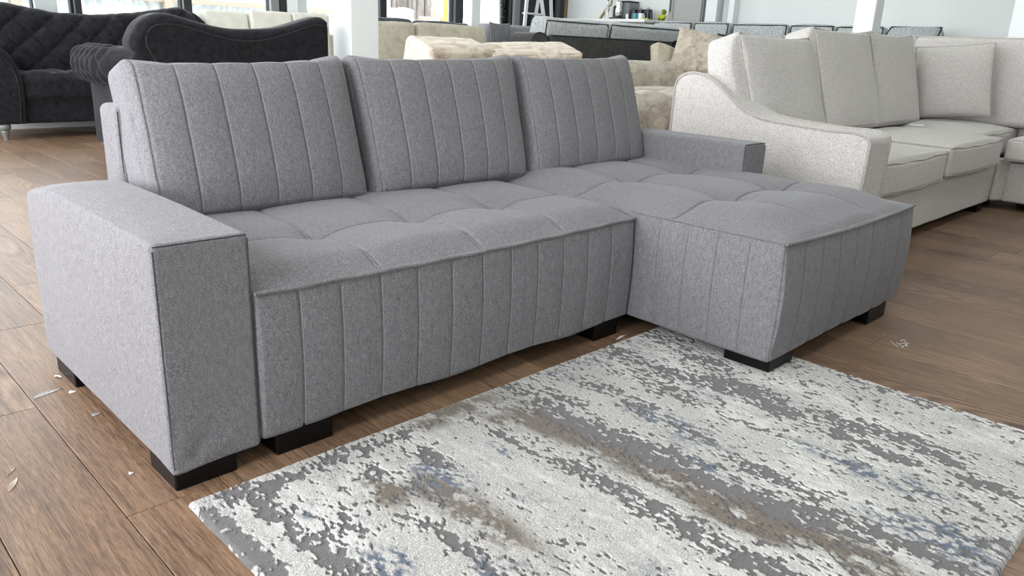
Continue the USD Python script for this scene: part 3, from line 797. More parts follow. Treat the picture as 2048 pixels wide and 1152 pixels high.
# loose back cushions
CUSH = (("grey channelled back cushion at the left end of the grey corner sofa", (0.222, 0.615, 0.415), (0.941, 0.648, 0.412), (0.243, 0.790, 0.838), (0.938, 0.790, 0.862)),
        ("grey channelled back cushion in the middle of the grey corner sofa", (0.950, 0.644, 0.412), (1.640, 0.600, 0.428), (0.946, 0.795, 0.863), (1.708, 0.785, 0.880)),
        ("grey channelled back cushion at the right end of the grey corner sofa", (1.652, 0.592, 0.428), (2.375, 0.582, 0.442), (1.716, 0.785, 0.880), (2.405, 0.752, 0.896)))
CS = (0.70, 0.14, 0.45)
VS = [-0.215, -0.105, 0.010, 0.122, 0.228]
EDGE = 0.318
for k, (lab, BL, BR, TL, TR) in enumerate(CUSH):
    vs = [s + 0.006 * math.sin(3 * s + 2 * k) for s in VS]

    def cdisp(p, n, k=k, vs=vs):
        o = np.zeros_like(p)
        u, w = p[:, 0] / (CS[0] / 2), p[:, 2] / (CS[2] / 2)
        fr, bk = np.clip(-n[:, 1], 0, 1), np.clip(n[:, 1], 0, 1)
        body = np.clip((1 - u ** 4) * (1 - w ** 4), 0, 1) ** 0.6
        o[:, 1] -= fr * 0.050 * body
        o[:, 1] += bk * 0.02 * body
        frontal = np.clip(-n[:, 1], 0, 1) * 1.0 + np.clip(n[:, 2], 0, 1) * 0.8
        frontal = np.clip(frontal, 0, 1)
        c = puffs(p[:, 0], [-0.35] + vs + [0.35], 0.0035) + grooves(p[:, 0], vs, 0.0042, 0.0026)
        edge_s = grooves(p[:, 0], [-EDGE, EDGE], 0.0035, 0.003) * fr
        o += n * ((c * frontal) + edge_s)[:, None]
        o[:, 2] += np.clip(n[:, 2], 0, 1) * (-0.013 * np.cos(u * math.pi / 2) + 0.012 * np.abs(u) ** 6)
        o[:, 0] -= np.sign(u) * 0.006 * np.clip(np.abs(n[:, 0]), 0, 1) * np.cos(w * math.pi / 2)
        # folds at the lower outer corner
        dx, dz = (u + 1) * 0.35, (w + 1) * 0.225
        o[:, 1] -= fr * 0.006 * np.exp(-((dx - 0.05) / 0.06) ** 2 - ((dz - 0.10) / 0.035) ** 2) * np.sin((dx * 0.5 + dz) * 120) * (1.0 if k == 0 else 0.3)
        o += n * 0.006 * (meshkit.fbm(p * 6.0 + 11 * k, 3, 41 + k)[:, None] - 0.5)
        return o

    m = softbox(CS, 0.028, 0.016, seams=(vs + [-EDGE, EDGE], [], []), disp=cdisp)
    t = Thing("back_cushion", lab, "cushion", tuple((np.array(BL) + BR) / 2 + [0, 0.05, 0]), group="loose back cushions of the grey corner sofa")
    cv = t.part("cover", warp8(m, CS, BL, BR, TL, TR, 0.135), M_GREY)
    st = []
    zs = np.linspace(-CS[2] / 2 + 0.03, CS[2] / 2 - 0.03, 40)
    for s in vs:
        q = on_front(np.stack([np.full(40, s + 0.0034), np.full(40, -CS[1] / 2), zs], 1), CS, 0.028, cdisp)
        st.append(tube(warp8((q, None), CS, BL, BR, TL, TR, 0.135)[0], 0.0009, 4))
    t.part("stitching", cat(*st), M_STITCH, under=cv, kind="stuff")

# ---------------------------------------------------------------- the rug
RX0, RX1, RY0, RY1 = 0.0, 1.747, -1.262, -0.062
nx, ny = 672, 462
gx, gy = np.meshgrid(np.linspace(RX0, RX1, nx), np.linspace(RY0, RY1, ny), indexing="ij")


def dabs(lst):
    f = np.zeros_like(gx)
    for x, y, rx, ry, s in lst:
        f = np.maximum(f, s * np.exp(-(((gx - x + 0.015 * (WX - 0.5)) / (rx * 1.12)) ** 2 + ((gy - y) / (ry * 1.1)) ** 2) ** 1.3 * 0.62))
    return f


N = lambda sx, sy, o, sd: meshkit.fbm(np.stack([gx * sx, gy * sy, np.full_like(gx, sd * 1.7)], -1), o, sd)
WX = N(9, 4, 3, 1) * 2 - 0.5
LIGHT = [(0.062, -0.22, 0.017, 0.09, 1), (0.068, -0.38, 0.020, 0.10, 1), (0.075, -0.58, 0.02, 0.15, 1), (0.20, -0.22, 0.045, 0.10, 0.6), (0.19, -0.50, 0.03, 0.14, 0.7), (0.58, -0.50, 0.05, 0.30, 0.6), (0.25, -0.75, 0.05, 0.2, 0.5)]
DARK = [(0.020, -0.27, 0.024, 0.20, 1), (0.105, -0.19, 0.026, 0.10, 1), (0.125, -0.42, 0.030, 0.16, 1), (0.12, -0.75, 0.035, 0.22, 1), (0.03, -0.8, 0.03, 0.3, 1), (0.06, -0.085, 0.07, 0.02, 0.9),
        (0.17, -0.115, 0.10, 0.022, 0.95), (0.33, -0.105, 0.10, 0.02, 0.85), (0.46, -0.115, 0.07, 0.018, 0.7), (0.205, -0.335, 0.020, 0.055, 0.95), (0.316, -0.53, 0.013, 0.10, 0.95), (0.35, -0.22, 0.02, 0.03, 0.7),
        (0.38, -0.32, 0.02, 0.03, 0.75), (0.49, -0.26, 0.02, 0.06, 0.8), (0.89, -0.14, 0.030, 0.10, 0.8), (0.87, -0.36, 0.040, 0.16, 1), (0.885, -0.56, 0.042, 0.16, 1), (0.885, -0.76, 0.034, 0.10, 1),
        (0.905, -0.86, 0.034, 0.08, 1), (0.945, -0.94, 0.030, 0.07, 1), (0.975, -1.02, 0.026, 0.07, 1), (0.985, -1.15, 0.020, 0.10, 1), (1.01, -0.80, 0.024, 0.10, 0.9), (0.70, -0.55, 0.024, 0.09, 0.9), (0.70, -0.75, 0.03, 0.14, 1),
        (0.69, -0.95, 0.03, 0.12, 0.9), (0.677, -0.31, 0.008, 0.13, 0.8), (1.35, -0.68, 0.035, 0.09, 1), (1.41, -0.82, 0.035, 0.09, 1), (1.445, -0.95, 0.03, 0.10, 1), (1.41, -1.05, 0.022, 0.06, 0.9), (1.36, -1.15, 0.022, 0.07, 0.9),
        (1.33, -0.88, 0.022, 0.15, 0.85), (1.205, -0.67, 0.012, 0.07, 0.8), (1.33, -0.13, 0.05, 0.06, 0.75), (1.48, -0.31, 0.05, 0.09, 0.8), (1.32, -0.34, 0.04, 0.09, 0.78), (1.23, -0.40, 0.035, 0.12, 0.75), (1.38, -0.47, 0.05, 0.09, 0.85),
        (1.08, -0.30, 0.03, 0.12, 0.75), (0.95, -0.24, 0.03, 0.08, 0.75), (1.40, -0.55, 0.05, 0.07, 0.9), (1.53, -0.14, 0.05, 0.08, 0.6), (1.05, -0.58, 0.02, 0.08, 0.6), (1.69, -0.45, 0.03, 0.10, 0.55), (1.72, -0.95, 0.02, 0.2, 0.6), (0.32, -0.8, 0.02, 0.15, 0.8)]
BROWN = [(0.40, -0.45, 0.035, 0.16, 0.6), (0.32, -0.28, 0.035, 0.06, 0.6), (0.67, -0.105, 0.12, 0.035, 0.5), (0.81, -0.29, 0.035, 0.12, 0.95), (0.82, -0.60, 0.035, 0.13, 0.9), (0.82, -0.83, 0.040, 0.10, 0.95), (0.87, -1.02, 0.035, 0.11, 0.95), (0.75, -0.2, 0.05, 0.06, 0.5)]
BLUE = [(0.45, -0.32, 0.035, 0.06, 0.8), (0.21, -0.49, 0.02, 0.03, 0.8), (0.17, -0.52, 0.02, 0.06, 0.8), (0.16, -0.25, 0.012, 0.02, 0.8), (0.32, -0.65, 0.03, 0.06, 0.8), (1.05, -0.50, 0.03, 0.10, 0.9), (1.2, -0.10, 0.04, 0.04, 0.8), (0.94, -0.66, 0.02, 0.08, 0.8),
        (1.06, -0.11, 0.03, 0.03, 0.7), (1.21, -0.85, 0.014, 0.07, 0.95), (1.19, -0.98, 0.016, 0.07, 0.9), (1.05, -1.13, 0.034, 0.09, 1), (1.10, -1.17, 0.03, 0.06, 0.9), (0.63, -0.32, 0.012, 0.03, 0.7), (1.22, -1.06, 0.03, 0.05, 0.7), (0.08, -0.09, 0.03, 0.015, 0.7)]
n_mid, n_fine, n_big = N(58, 24, 3, 2), N(150, 80, 2, 3), N(9, 4, 3, 4)
F = 0.33 + 0.55 * dabs(LIGHT) - 0.80 * dabs(DARK) + 1.25 * (n_mid - 0.5) + 1.95 * (n_fine - 0.5) + 0.55 * (n_big - 0.42)
corner = np.exp(-(((gx - RX0) / 0.045) ** 4 + ((gy - RY1) / 0.05) ** 4))
F = F + 0.9 * corner
high = smoothstep(-0.03, 0.05, F)
brown = np.clip(dabs(BROWN) * (0.15 + 2.6 * smoothstep(0.36, 0.64, 0.7 * N(28, 12, 3, 6) + 0.3 * N(150, 90, 2, 16))), 0, 1)
blue = np.clip((dabs(BLUE) * 1.3 + 0.30 * smoothstep(0.55, 0.72, N(11, 6, 3, 8))) * smoothstep(0.44, 0.60, 0.40 * N(60, 26, 3, 7) + 0.60 * N(150, 90, 2, 17)) * 1.3, 0, 1)
taupe = smoothstep(0.34, 0.52, 0.62 * N(8, 3.5, 4, 12) + 0.38 * N(70, 30, 3, 18))
edge = np.minimum(np.minimum(gx - RX0, RX1 - gx), np.minimum(gy - RY0, RY1 - gy))
rim = np.clip(edge / 0.008, 0, 1) ** 0.5
H = (0.0085 + 0.0035 * high + 0.0020 * (N(190, 170, 2, 13) - 0.5) * (0.4 + 0.6 * high)) * rim
wob = 0.004 * (N(30, 30, 3, 14) - 0.5) * (1 - np.clip(edge / 0.03, 0, 1))
V = np.stack([gx + wob, gy + wob, H], -1).reshape(-1, 3)
i, j = np.meshgrid(np.arange(nx - 1), np.arange(ny - 1), indexing="ij")
q = np.stack([i * ny + j, (i + 1) * ny + j, (i + 1) * ny + j + 1, i * ny + j + 1], -1).reshape(-1, 4)
RF = np.vstack([q[:, [0, 1, 2]], q[:, [0, 2, 3]]])
M_RUG = mat("rug_pile", {
    "ah": ("attribute", {"attribute": "pile"}), "ab": ("attribute", {"attribute": "brown"}), "al": ("attribute", {"attribute": "blue"}), "at": ("attribute", {"attribute": "taupe"}),
    "g": ("geometry", {}), "n": ("noise_texture", {"scale": 260.0, "detail": 2.0}), "n2": ("noise_texture", {"scale": 450.0, "detail": 1.0}),
    "ns": ("math", {"math_type": "multiply_add", "value2": 0.16, "value3": -0.08}), "ha": ("math", {"math_type": "add"}),
    "st": ("map_range", {"from_min": -0.03, "from_max": 0.03, "to_min": 0.0, "to_max": 1.0, "clamp": True}),
    "cream": ("mix_color", {"fac": 0.5, "a": (0.61, 0.60, 0.575), "b": (0.36, 0.345, 0.325)}),
    "tn": ("math", {"math_type": "multiply"}), "tn2": ("map_range", {"from_min": 0.3, "from_max": 0.62, "to_min": 0.0, "to_max": 1.0, "clamp": True}),
    "mb": ("mix_color", {"b": (0.155, 0.130, 0.105)}), "ml": ("mix_color", {"b": (0.105, 0.130, 0.168)}),
    "low": ("mix_color", {"fac": 0.5, "a": (0.125, 0.118, 0.118), "b": (0.165, 0.155, 0.155)}),
    "fin": ("mix_color", {}), "spk": ("rgb_ramp", {"ramp": [(0.28, (0.72, 0.72, 0.72)), (0.55, (1, 1, 1)), (0.8, (1.16, 1.16, 1.15))]}), "mul": ("mix_color", {"blend_type": "multiply", "fac": 1.0, "use_clamp": False}),
    "b": ("bump", {"strength": 0.9, "distance": 0.0028}), "p": ("principled_bsdf", {"roughness": 0.95, "specular_ior_level": 0.1, "sheen_weight": 0.2})},
    [("g.position", "n.vector"), ("g.position", "n2.vector"), ("n.fac", "ns.value1"), ("ah.fac", "ha.value1"), ("ns.value", "ha.value2"), ("ha.value", "st.value"),
     ("n.fac", "tn2.value"), ("tn2.result", "tn.value1"), ("at.fac", "tn.value2"), ("tn.value", "cream.fac"), ("cream.result", "mb.a"), ("ab.fac", "mb.fac"), ("mb.result", "ml.a"), ("al.fac", "ml.fac"),
     ("n.fac", "low.fac"), ("low.result", "fin.a"), ("ml.result", "fin.b"), ("st.result", "fin.fac"), ("fin.result", "mul.a"), ("n2.fac", "spk.fac"), ("spk.color", "mul.b"), ("mul.result", "p.base_color"),
     ("n2.fac", "b.height"), ("b.normal", "p.normal")])
rug = Thing("rug", "grey, cream and blue abstract striped pile rug on the floor in front of the sofa", "rug", ((RX0 + RX1) / 2, (RY0 + RY1) / 2, 0))
pile = rug.part("pile", (V, RF), M_RUG, smooth=True)
api = UsdGeom.PrimvarsAPI(stage.GetPrimAtPath(pile))
for nm, arr in (("pile", F), ("brown", brown), ("blue", blue), ("taupe", taupe)):
    api.CreatePrimvar(nm, Sdf.ValueTypeNames.FloatArray, "vertex").Set(Vt.FloatArray.FromNumpy(arr.ravel().astype(np.float32)))
rug.part("backing", box((RX0 + 0.003, RY0 + 0.003, 0.0), (RX1 - 0.003, RY1 - 0.003, 0.005)), M_GREYD, smooth=False)

# ---------------------------------------------------------------- upholstery helpers for the sofas behind
def resample(outline, step):
    p = np.asarray(outline, float)
    p = np.vstack([p, p[:1]])
    d = np.r_[0, np.cumsum(np.linalg.norm(np.diff(p, axis=0), axis=1))]
    n = max(12, int(d[-1] / step))
    s = np.linspace(0, d[-1], n, endpoint=False)
    s = np.unique(np.r_[s, d[:-1]])
    return np.stack([np.interp(s, d, p[:, 0]), np.interp(s, d, p[:, 1])], 1)


def curve(pts, n=40):
    return spline(np.array(pts, float), n)


def rounded_extrude(outline, depth, r, step=0.03):
    """A counter-clockwise outline (x, z) given thickness along +y with both rims rounded."""
    p = resample(outline, step)
    t = np.roll(p, -1, 0) - np.roll(p, 1, 0)
    t /= np.linalg.norm(t, axis=1, keepdims=True) + 1e-12
    nrm = np.stack([-t[:, 1], t[:, 0]], 1)          # inward for counter-clockwise
    th = np.linspace(0, math.pi / 2, 5)
    prof = [(r * (1 - math.cos(a)), r * (1 - math.sin(a))) for a in th]
    rings = [(y, i) for y, i in prof] + [(depth - y, i) for y, i in prof[::-1]]
    V = [np.stack([(p + nrm * i)[:, 0], np.full(len(p), y), (p + nrm * i)[:, 1]], 1) for y, i in rings]
    n, m = len(p), len(rings)
    i, j = np.meshgrid(np.arange(m - 1), np.arange(n), indexing="ij")
    q = np.stack([i * n + j, i * n + (j + 1) % n, (i + 1) * n + (j + 1) % n, (i + 1) * n + j], -1).reshape(-1, 4)
    side = (np.vstack(V), np.vstack([q[:, [0, 1, 2]], q[:, [0, 2, 3]]]))
    from shapely.geometry import Polygon
    caps = []
    for ring, y, flip in ((V[0], 0.0, False), (V[-1], depth, True)):
        pv, pf = trimesh.creation.triangulate_polygon(Polygon(ring[:, [0, 2]]).buffer(0), engine="earcut")
        a, b, c = (pv[pf[:, k]] for k in range(3))
        ccw = np.cross(b - a, c - a) > 0
        pf = np.where(ccw[:, None], pf, pf[:, ::-1])
        caps.append((np.stack([pv[:, 0], np.full(len(pv), y), pv[:, 1]], 1), pf[:, ::-1] if flip else pf))
    return cat(side, *caps)


def soft(lo, hi, r=0.03, step=0.06, bulge=0.0, seed=1, wob=0.004, extra=None):
    lo, hi = np.array(lo, float), np.array(hi, float)
    c, s = (lo + hi) / 2, hi - lo

    def d(p, n):
        u = p / (s / 2)
        b = np.clip(1 - u ** 4, 0, 1)
        g = np.stack([b[:, 1] * b[:, 2], b[:, 0] * b[:, 2], b[:, 0] * b[:, 1]], 1) * bulge
        o = n * g + n * wob * (meshkit.fbm((p + c) * 5.0, 3, seed)[:, None] - 0.5) * 2
        if extra is not None:
            o = o + extra(p + c, n)
        return o
    return moved(softbox(s, r, step, disp=d), c)


def box_cushion(w, t, h, r=0.05, step=0.05, bulge=0.03, seed=1, sag=0.0, wob=0.01):
    """A boxed back cushion round the origin: front at -y."""
    def d(p, n):
        u = p / (np.array([w, t, h]) / 2)
        b = np.clip(1 - u ** 4, 0, 1)
        g = np.stack([0.4 * b[:, 1] * b[:, 2], b[:, 0] * b[:, 2], 0.5 * b[:, 0] * b[:, 1]], 1) * bulge
        o = n * g + n * wob * (meshkit.fbm(p * 6 + seed * 7.7, 3, seed)[:, None] - 0.5) * 2
        o[:, 2] -= np.clip(n[:, 2], 0, 1) * sag * np.cos(u[:, 0] * math.pi / 2)
        return o
    return softbox((w, t, h), r, step, disp=d)


def rim(w, t, h, face=-1, inset=0.012, n=20):
    """The seam line round one large face of a box cushion."""
    a, b = w / 2 - inset * 0.6, h / 2 - inset * 0.6
    y = face * (t / 2 - inset * 0.5)
    pts = []
    for (x0, z0), (x1, z1) in (((-a, -b), (a, -b)), ((a, -b), (a, b)), ((a, b), (-a, b)), ((-a, b), (-a, -b))):
        for s in np.linspace(0, 1, n, endpoint=False):
            pts.append((x0 + (x1 - x0) * s, y, z0 + (z1 - z0) * s))
    return np.array(pts)


def turned_leg(x, y, h):
    k = h / 0.13
    return lathe([(0.0, h), (0.038, h), (0.045, h - 0.012 * k), (0.047, h - 0.03 * k), (0.040, h - 0.045 * k), (0.026, h - 0.055 * k), (0.032, h - 0.064 * k), (0.030, h - 0.072 * k), (0.024, h - 0.08 * k), (0.017, 0.006), (0.017, 0.0), (0.0, 0.0)], 20, (x, y, 0))


def diamonds(a, s, dx, dz, power=0.5):
    u, w = a / dx + s / (2 * dz), -a / dx + s / (2 * dz)
    return (np.abs(np.sin(math.pi * u)) * np.abs(np.sin(math.pi * w))) ** power


def scroll_back(x0, x1, top, y0, lean, r, z0, dx, dz, amp, n=150):
    """A buttoned back: front face from z0 up, rolled over the top at height top(x), flat behind."""
    xs = np.linspace(x0, x1, n)
    rows = []
    for x in xs:
        zt = top(x)
        up = np.linspace(0, 1, 34)
        front = np.stack([y0 + lean * up, z0 + (zt - r - z0) * up], 1)
        c = np.array([y0 + lean + r, zt - r])
        a = np.linspace(math.pi, 0, 16)[1:]
        arc = np.stack([c[0] + r * np.cos(a), c[1] + r * np.sin(a)], 1)
        rear = np.stack([np.full(6, c[0] + r), np.linspace(zt - r, 0.14, 7)[1:]], 1)
        rows.append(np.vstack([front, arc, rear]))
    P = np.array(rows)
    X = np.repeat(xs[:, None], P.shape[1], 1)
    V = np.stack([X, P[..., 0], P[..., 1]], -1)
    d0, d1 = np.gradient(V, axis=0), np.gradient(V, axis=1)
    nr = np.cross(d0, d1)
    nr /= np.linalg.norm(nr, axis=-1, keepdims=True) + 1e-12
    if nr[n // 2, 5, 1] > 0:
        nr = -nr
    s = np.cumsum(np.linalg.norm(np.diff(P, axis=1, prepend=P[:, :1]), axis=-1), axis=1)
    tops = np.array([top(x) for x in xs])[:, None]
    s = s - (tops - tops.mean())
    k = smoothstep(43, 30, np.arange(P.shape[1]))[None, :]
    V = V + nr * (amp * diamonds(X, s - s[n // 2, 24], dx, dz, 0.4) * k)[..., None]
    m = P.shape[1]
    i, j = np.meshgrid(np.arange(n - 1), np.arange(m - 1), indexing="ij")
    q = np.stack([i * m + j, (i + 1) * m + j, (i + 1) * m + j + 1, i * m + j + 1], -1).reshape(-1, 4)
    f = np.vstack([q[:, [0, 1, 2]], q[:, [0, 2, 3]]])
    ends = []
    for e, flip in ((0, True), (n - 1, False)):
        ring = np.arange(m) + e * m
        cidx = len(V.reshape(-1, 3)) + len(ends)
        ends.append((ring, cidx, V[e].mean(0)))
    vv = np.vstack([V.reshape(-1, 3)] + [c[None] for _, _, c in ends])
    for (ring, cidx, _), flip in zip(ends, (True, False)):
        t = np.stack([np.full(m, cidx), ring, np.roll(ring, -1)], 1)
        f = np.vstack([f, t[:, ::-1] if flip else t])
    # buttons at the lattice points on the front
    return (vv, f)


# ---------------------------------------------------------------- black buttoned sofa by the windows
topA = lambda x: float(np.interp(x, [0.90, 1.05, 1.26, 1.64, 1.97, 2.32, 2.60, 2.75, 2.88, 2.96], [1.02, 1.09, 1.085, 1.025, 1.022, 1.06, 1.112, 1.135, 1.09, 1.02]))
A = Thing("tufted_sofa", "black velvet deep-buttoned sofa on turned legs in front of the windows", "sofa", (1.95, 6.3, 0))
A.part("backrest", scroll_back(0.92, 2.955, topA, 6.28, 0.14, 0.10, 0.42, 0.235, 0.118, 0.050), M_BLACKV, smooth=60)
bt = []
for j in range(4):
    for i in range(-1, 10):
        x = 0.955 + 0.235 * (i + 0.5 * (j % 2))
        z = 0.62 + 0.118 * j
        if 1.0 < x < 2.9:
            bt.append(moved(lathe([(0.0, 0.007), (0.008, 0.005), (0.012, 0.0), (0.0, -0.003)], 8), (0, 0, 0), rot_axes(0, math.pi / 2)))
            bt[-1] = (bt[-1][0] + np.array([x, 6.28 + 0.14 * (z - 0.42) / 0.55 + 0.004, z]), bt[-1][1])
A.part("button", cat(*bt), M_BLACKW, kind="stuff")
pl = []
for j in range(3):
    for i in range(-1, 10):
        for s in (-1, 1):
            xa = 0.955 + 0.235 * (i + 0.5 * (j % 2))
            xb = xa + s * 0.1175
            if 1.0 < xa < 2.88 and 1.0 < xb < 2.88:
                g = np.linspace(0.06, 0.94, 9)
                z = 0.62 + 0.118 * (j + g)
                pl.append(tube(np.stack([xa + (xb - xa) * g, 6.277 + 0.14 * (z - 0.42) / 0.55 - 0.007 * np.sin(g * math.pi), z], 1), 0.004, 5))
A.part("pleat", cat(*pl), M_PLEAT, kind="stuff")


def bench(p, n):
    o = np.zeros_like(p)
    up = np.clip(n[:, 2], 0, 1) ** 2
    o[:, 2] += up * 0.028 * diamonds(p[:, 0], p[:, 1], 0.30, 0.16, 0.55)
    o[:, 1] -= np.clip(-n[:, 1], 0, 1) * 0.012 * np.abs(np.sin(p[:, 0] / 0.30 * math.pi)) ** 0.4
    return o


A.part("seat_cushion", soft((1.19, 5.975, 0.31), (2.77, 6.34, 0.525), 0.055, 0.026, 0.01, 3, extra=bench), M_BLACKV)
A.part("base", soft((1.15, 6.0, 0.128), (2.80, 6.5, 0.325), 0.02, 0.06, 0.0, 4), M_BLACKV)
scroll = [(1.185, 0.13)] + curve([(1.200, 0.30), (1.205, 0.45), (1.185, 0.57), (1.14, 0.67), (1.08, 0.735), (1.0, 0.765), (0.92, 0.755), (0.86, 0.71), (0.85, 0.64), (0.89, 0.58), (0.96, 0.54)], 36).tolist() + [(0.985, 0.45), (0.985, 0.13)]
for s in (0, 1):
    o = np.array(scroll)
    if s:
        o = np.stack([3.80 - o[:, 0], o[:, 1]], 1)[::-1]
    ap = A.part("arm", moved(rounded_extrude(o, 0.52, 0.02, 0.03), (0, 5.955, 0)), M_BLACKV, smooth=50)
    w = np.array([(x, 5.952, z) for x, z in curve([(1.145, 0.14), (1.16, 0.30), (1.165, 0.45), (1.145, 0.56), (1.10, 0.64), (1.04, 0.695), (0.97, 0.705)], 40)])
    if s:
        w[:, 0] = 3.80 - w[:, 0]
    A.part("welt", tube(w, 0.005, 5), M_BLACKW, under=ap)
for x in (1.035, 2.88):
    for y in (6.01, 6.50):
        A.part("leg", turned_leg(x, y, 0.132), M_TURNED, smooth=50, label="turned pewter-coloured leg")

# ---------------------------------------------------------------- black scroll-back sofa seen from behind
Bs = Thing("scroll_back_sofa", "black velvet sofa with wavy scrolled back, seen from behind beside the white pillar", "sofa", (2.2, 4.5, 0))
ol = [(2.93, 0.10), (2.935, 0.98)] + curve([(2.925, 1.035), (2.88, 1.062), (2.80, 1.056), (2.665, 1.015), (2.50, 0.972), (2.30, 0.952), (2.10, 0.950), (1.94, 0.974), (1.80, 1.006), (1.66, 1.029), (1.56, 1.006), (1.49, 0.955), (1.447, 0.89), (1.425, 0.82), (1.45, 0.765), (1.51, 0.725), (1.57, 0.68)], 70).tolist() + [(1.60, 0.60), (1.62, 0.10)]
Bs.part("backrest", moved(rounded_extrude(np.array(ol), 0.22, 0.06, 0.03), (0, 4.075, 0)), M_BLACKV, smooth=50)
wl = curve([(1.612, 0.62), (1.573, 0.714), (1.527, 0.80), (1.520, 0.870), (1.565, 0.931), (1.649, 0.955), (1.776, 0.945), (1.943, 0.905), (2.10, 0.872), (2.236, 0.864), (2.398, 0.884), (2.55, 0.925), (2.692, 0.972), (2.809, 1.002), (2.875, 0.995)], 80)
pn = [(2.875, 0.12)] + wl[::-1].tolist() + [(1.64, 0.12)]
BP = Bs.part("back_panel", moved(rounded_extrude(np.array(pn), 0.03, 0.012, 0.03), (0, 4.058, 0)), M_BLACKV, smooth=50)
Bs.part("welt", tube(np.stack([wl[:, 0], np.full(80, 4.062), wl[:, 1]], 1), 0.008, 6), M_BLACKW, under=BP)
Bs.part("seam", tube([(2.27, 4.056, z) for z in np.linspace(0.13, 0.86, 8)], 0.0025, 5), M_BLACKW, under=BP)
ny_, na = 140, 44
yy = np.linspace(0, 1, ny_)
V_, R0 = [], 0.128
for k, t in enumerate(yy):
    y = 4.08 + 0.89 * t
    cap = math.sqrt(max(0.0, 1 - max(0, (t - 0.91) / 0.09) ** 2)) if t > 0.91 else math.sqrt(max(0.0, 1 - max(0.0, (0.05 - t) / 0.05) ** 2))
    a = np.arange(na) * 2 * math.pi / na
    pl = smoothstep(4.30, 4.42, y)
    ridge = diamonds(np.full(na, y), a * R0, 0.10, 2 * math.pi * R0 / 8, 0.55)
    r = (R0 - 0.014 * pl + 0.026 * ridge * pl) * max(cap, 0.02) + 0 * a
    V_.append(np.stack([1.40 + 0.15 * smoothstep(4.5, 4.08, y) + r * np.cos(a), np.full(na, y), 0.668 + 1.02 * r * np.sin(a)], 1))
i, j = np.meshgrid(np.arange(ny_ - 1), np.arange(na), indexing="ij")
q = np.stack([i * na + j, i * na + (j + 1) % na, (i + 1) * na + (j + 1) % na, (i + 1) * na + j], -1).reshape(-1, 4)[:, ::-1]
Bs.part("arm_roll", (np.vstack(V_), np.vstack([q[:, [0, 1, 2]], q[:, [0, 2, 3]]])), M_BLACKV, smooth=60, label="pleated rolled arm")
Bs.part("arm_panel", soft((1.405, 4.20, 0.09), (1.56, 4.955, 0.62), 0.02, 0.06, 0.0, 5), M_BLACKV)
Bs.part("seat_cushion", soft((1.56, 4.27, 0.30), (2.90, 5.0, 0.50), 0.05, 0.08, 0.02, 6), M_BLACKV)
Bs.part("base", soft((1.56, 4.25, 0.10), (2.90, 4.98, 0.31), 0.02, 0.08, 0.0, 7), M_BLACKV)
for x, y in ((1.47, 4.89), (2.84, 4.89), (1.72, 4.16), (2.84, 4.16)):
    Bs.part("leg", turned_leg(x, y, 0.105), M_TURNED, smooth=50)


def cushion_row(t, xs, y, z0, z1, th, m, tilt=0.2, name="back_cushion", under=None, seed=1, bulge=0.025, seams=None, sm=None, r=0.05):
    """Upright boxed cushions side by side facing -y; y is the front top edge."""
    for k, (a, b) in enumerate(xs):
        w, h = b - a, z1[k] - z0
        o = rot_axes(0.0, -(-tilt))
        mesh = box_cushion(w, th, h, r, 0.05, bulge, seed + k)
        c = np.array([(a + b) / 2, y - math.sin(tilt) * h / 2 + th / 2, (z0 + z1[k]) / 2])
        pth = t.part(name, moved(mesh, c, rot_axes(0.0, tilt)), m)
        if seams is not None:
            pv, _ = tube(rim(w, th, h, -1, r * 0.55), seams, 5, True)
            e = moved((pv, _), c, rot_axes(0.0, tilt))
            t.part("piping", e, sm, under=pth)


# ---------------------------------------------------------------- cream sofa
C = Thing("cream_sofa", "cream cloth sofa with three tall back cushions under the front windows", "sofa", (3.75, 6.2, 0))
C.part("base", soft((2.99, 5.97, 0.06), (4.58, 6.70, 0.30), 0.02, 0.1, 0, 8), M_CREAM)
for k, (a, b) in enumerate(((3.0, 3.46), (3.47, 3.95), (3.96, 4.42))):
    C.part("seat_cushion", soft((a, 5.95, 0.29), (b, 6.42, 0.48), 0.05, 0.08, 0.015, 9 + k), M_CREAM)
C.part("back_frame", soft((2.99, 6.58, 0.2), (4.58, 6.72, 0.95), 0.03, 0.1, 0, 12), M_CREAM)
cushion_row(C, ((2.985, 3.455), (3.475, 3.955), (3.965, 4.41)), 6.48, 0.50, (1.128, 1.148, 1.155), 0.17, M_CREAM, 0.10, seed=21, bulge=0.012, r=0.03)
C.part("arm", soft((4.43, 5.97, 0.06), (4.58, 6.60, 0.62), 0.03, 0.1, 0, 13), M_CREAM)
for x in (3.05, 4.5):
    for y in (6.02, 6.62):
        C.part("leg", box((x - 0.03, y - 0.03, 0), (x + 0.03, y + 0.03, 0.065), 0.004), M_LEG, smooth=False)

# ---------------------------------------------------------------- taupe velvet sofa
D = Thing("taupe_sofa", "taupe velvet sofa with two broad back cushions behind the beige loose cushions", "sofa", (5.1, 5.4, 0))
D.part("base", soft((4.28, 4.92, 0.05), (5.98, 5.92, 0.32), 0.03, 0.1, 0, 14), M_TAUPE)
for k, (a, b) in enumerate(((4.36, 4.86), (4.88, 5.88))):
    D.part("seat_cushion", soft((a, 4.90, 0.31), (b, 5.52, 0.50), 0.05, 0.09, 0.02, 15 + k), M_TAUPE)
D.part("back_frame", soft((4.30, 5.70, 0.2), (5.96, 5.90, 0.92), 0.04, 0.1, 0, 17), M_TAUPE)
cushion_row(D, ((4.18, 4.845), (4.87, 5.885)), 5.47, 0.52, (1.09, 1.10), 0.20, M_TAUPE, 0.16, seed=25, bulge=0.02, r=0.04)
for x in (4.36, 5.90):
    for y in (5.0, 5.84):
        D.part("leg", box((x - 0.03, y - 0.03, 0), (x + 0.03, y + 0.03, 0.055), 0.004), M_LEG, smooth=False)

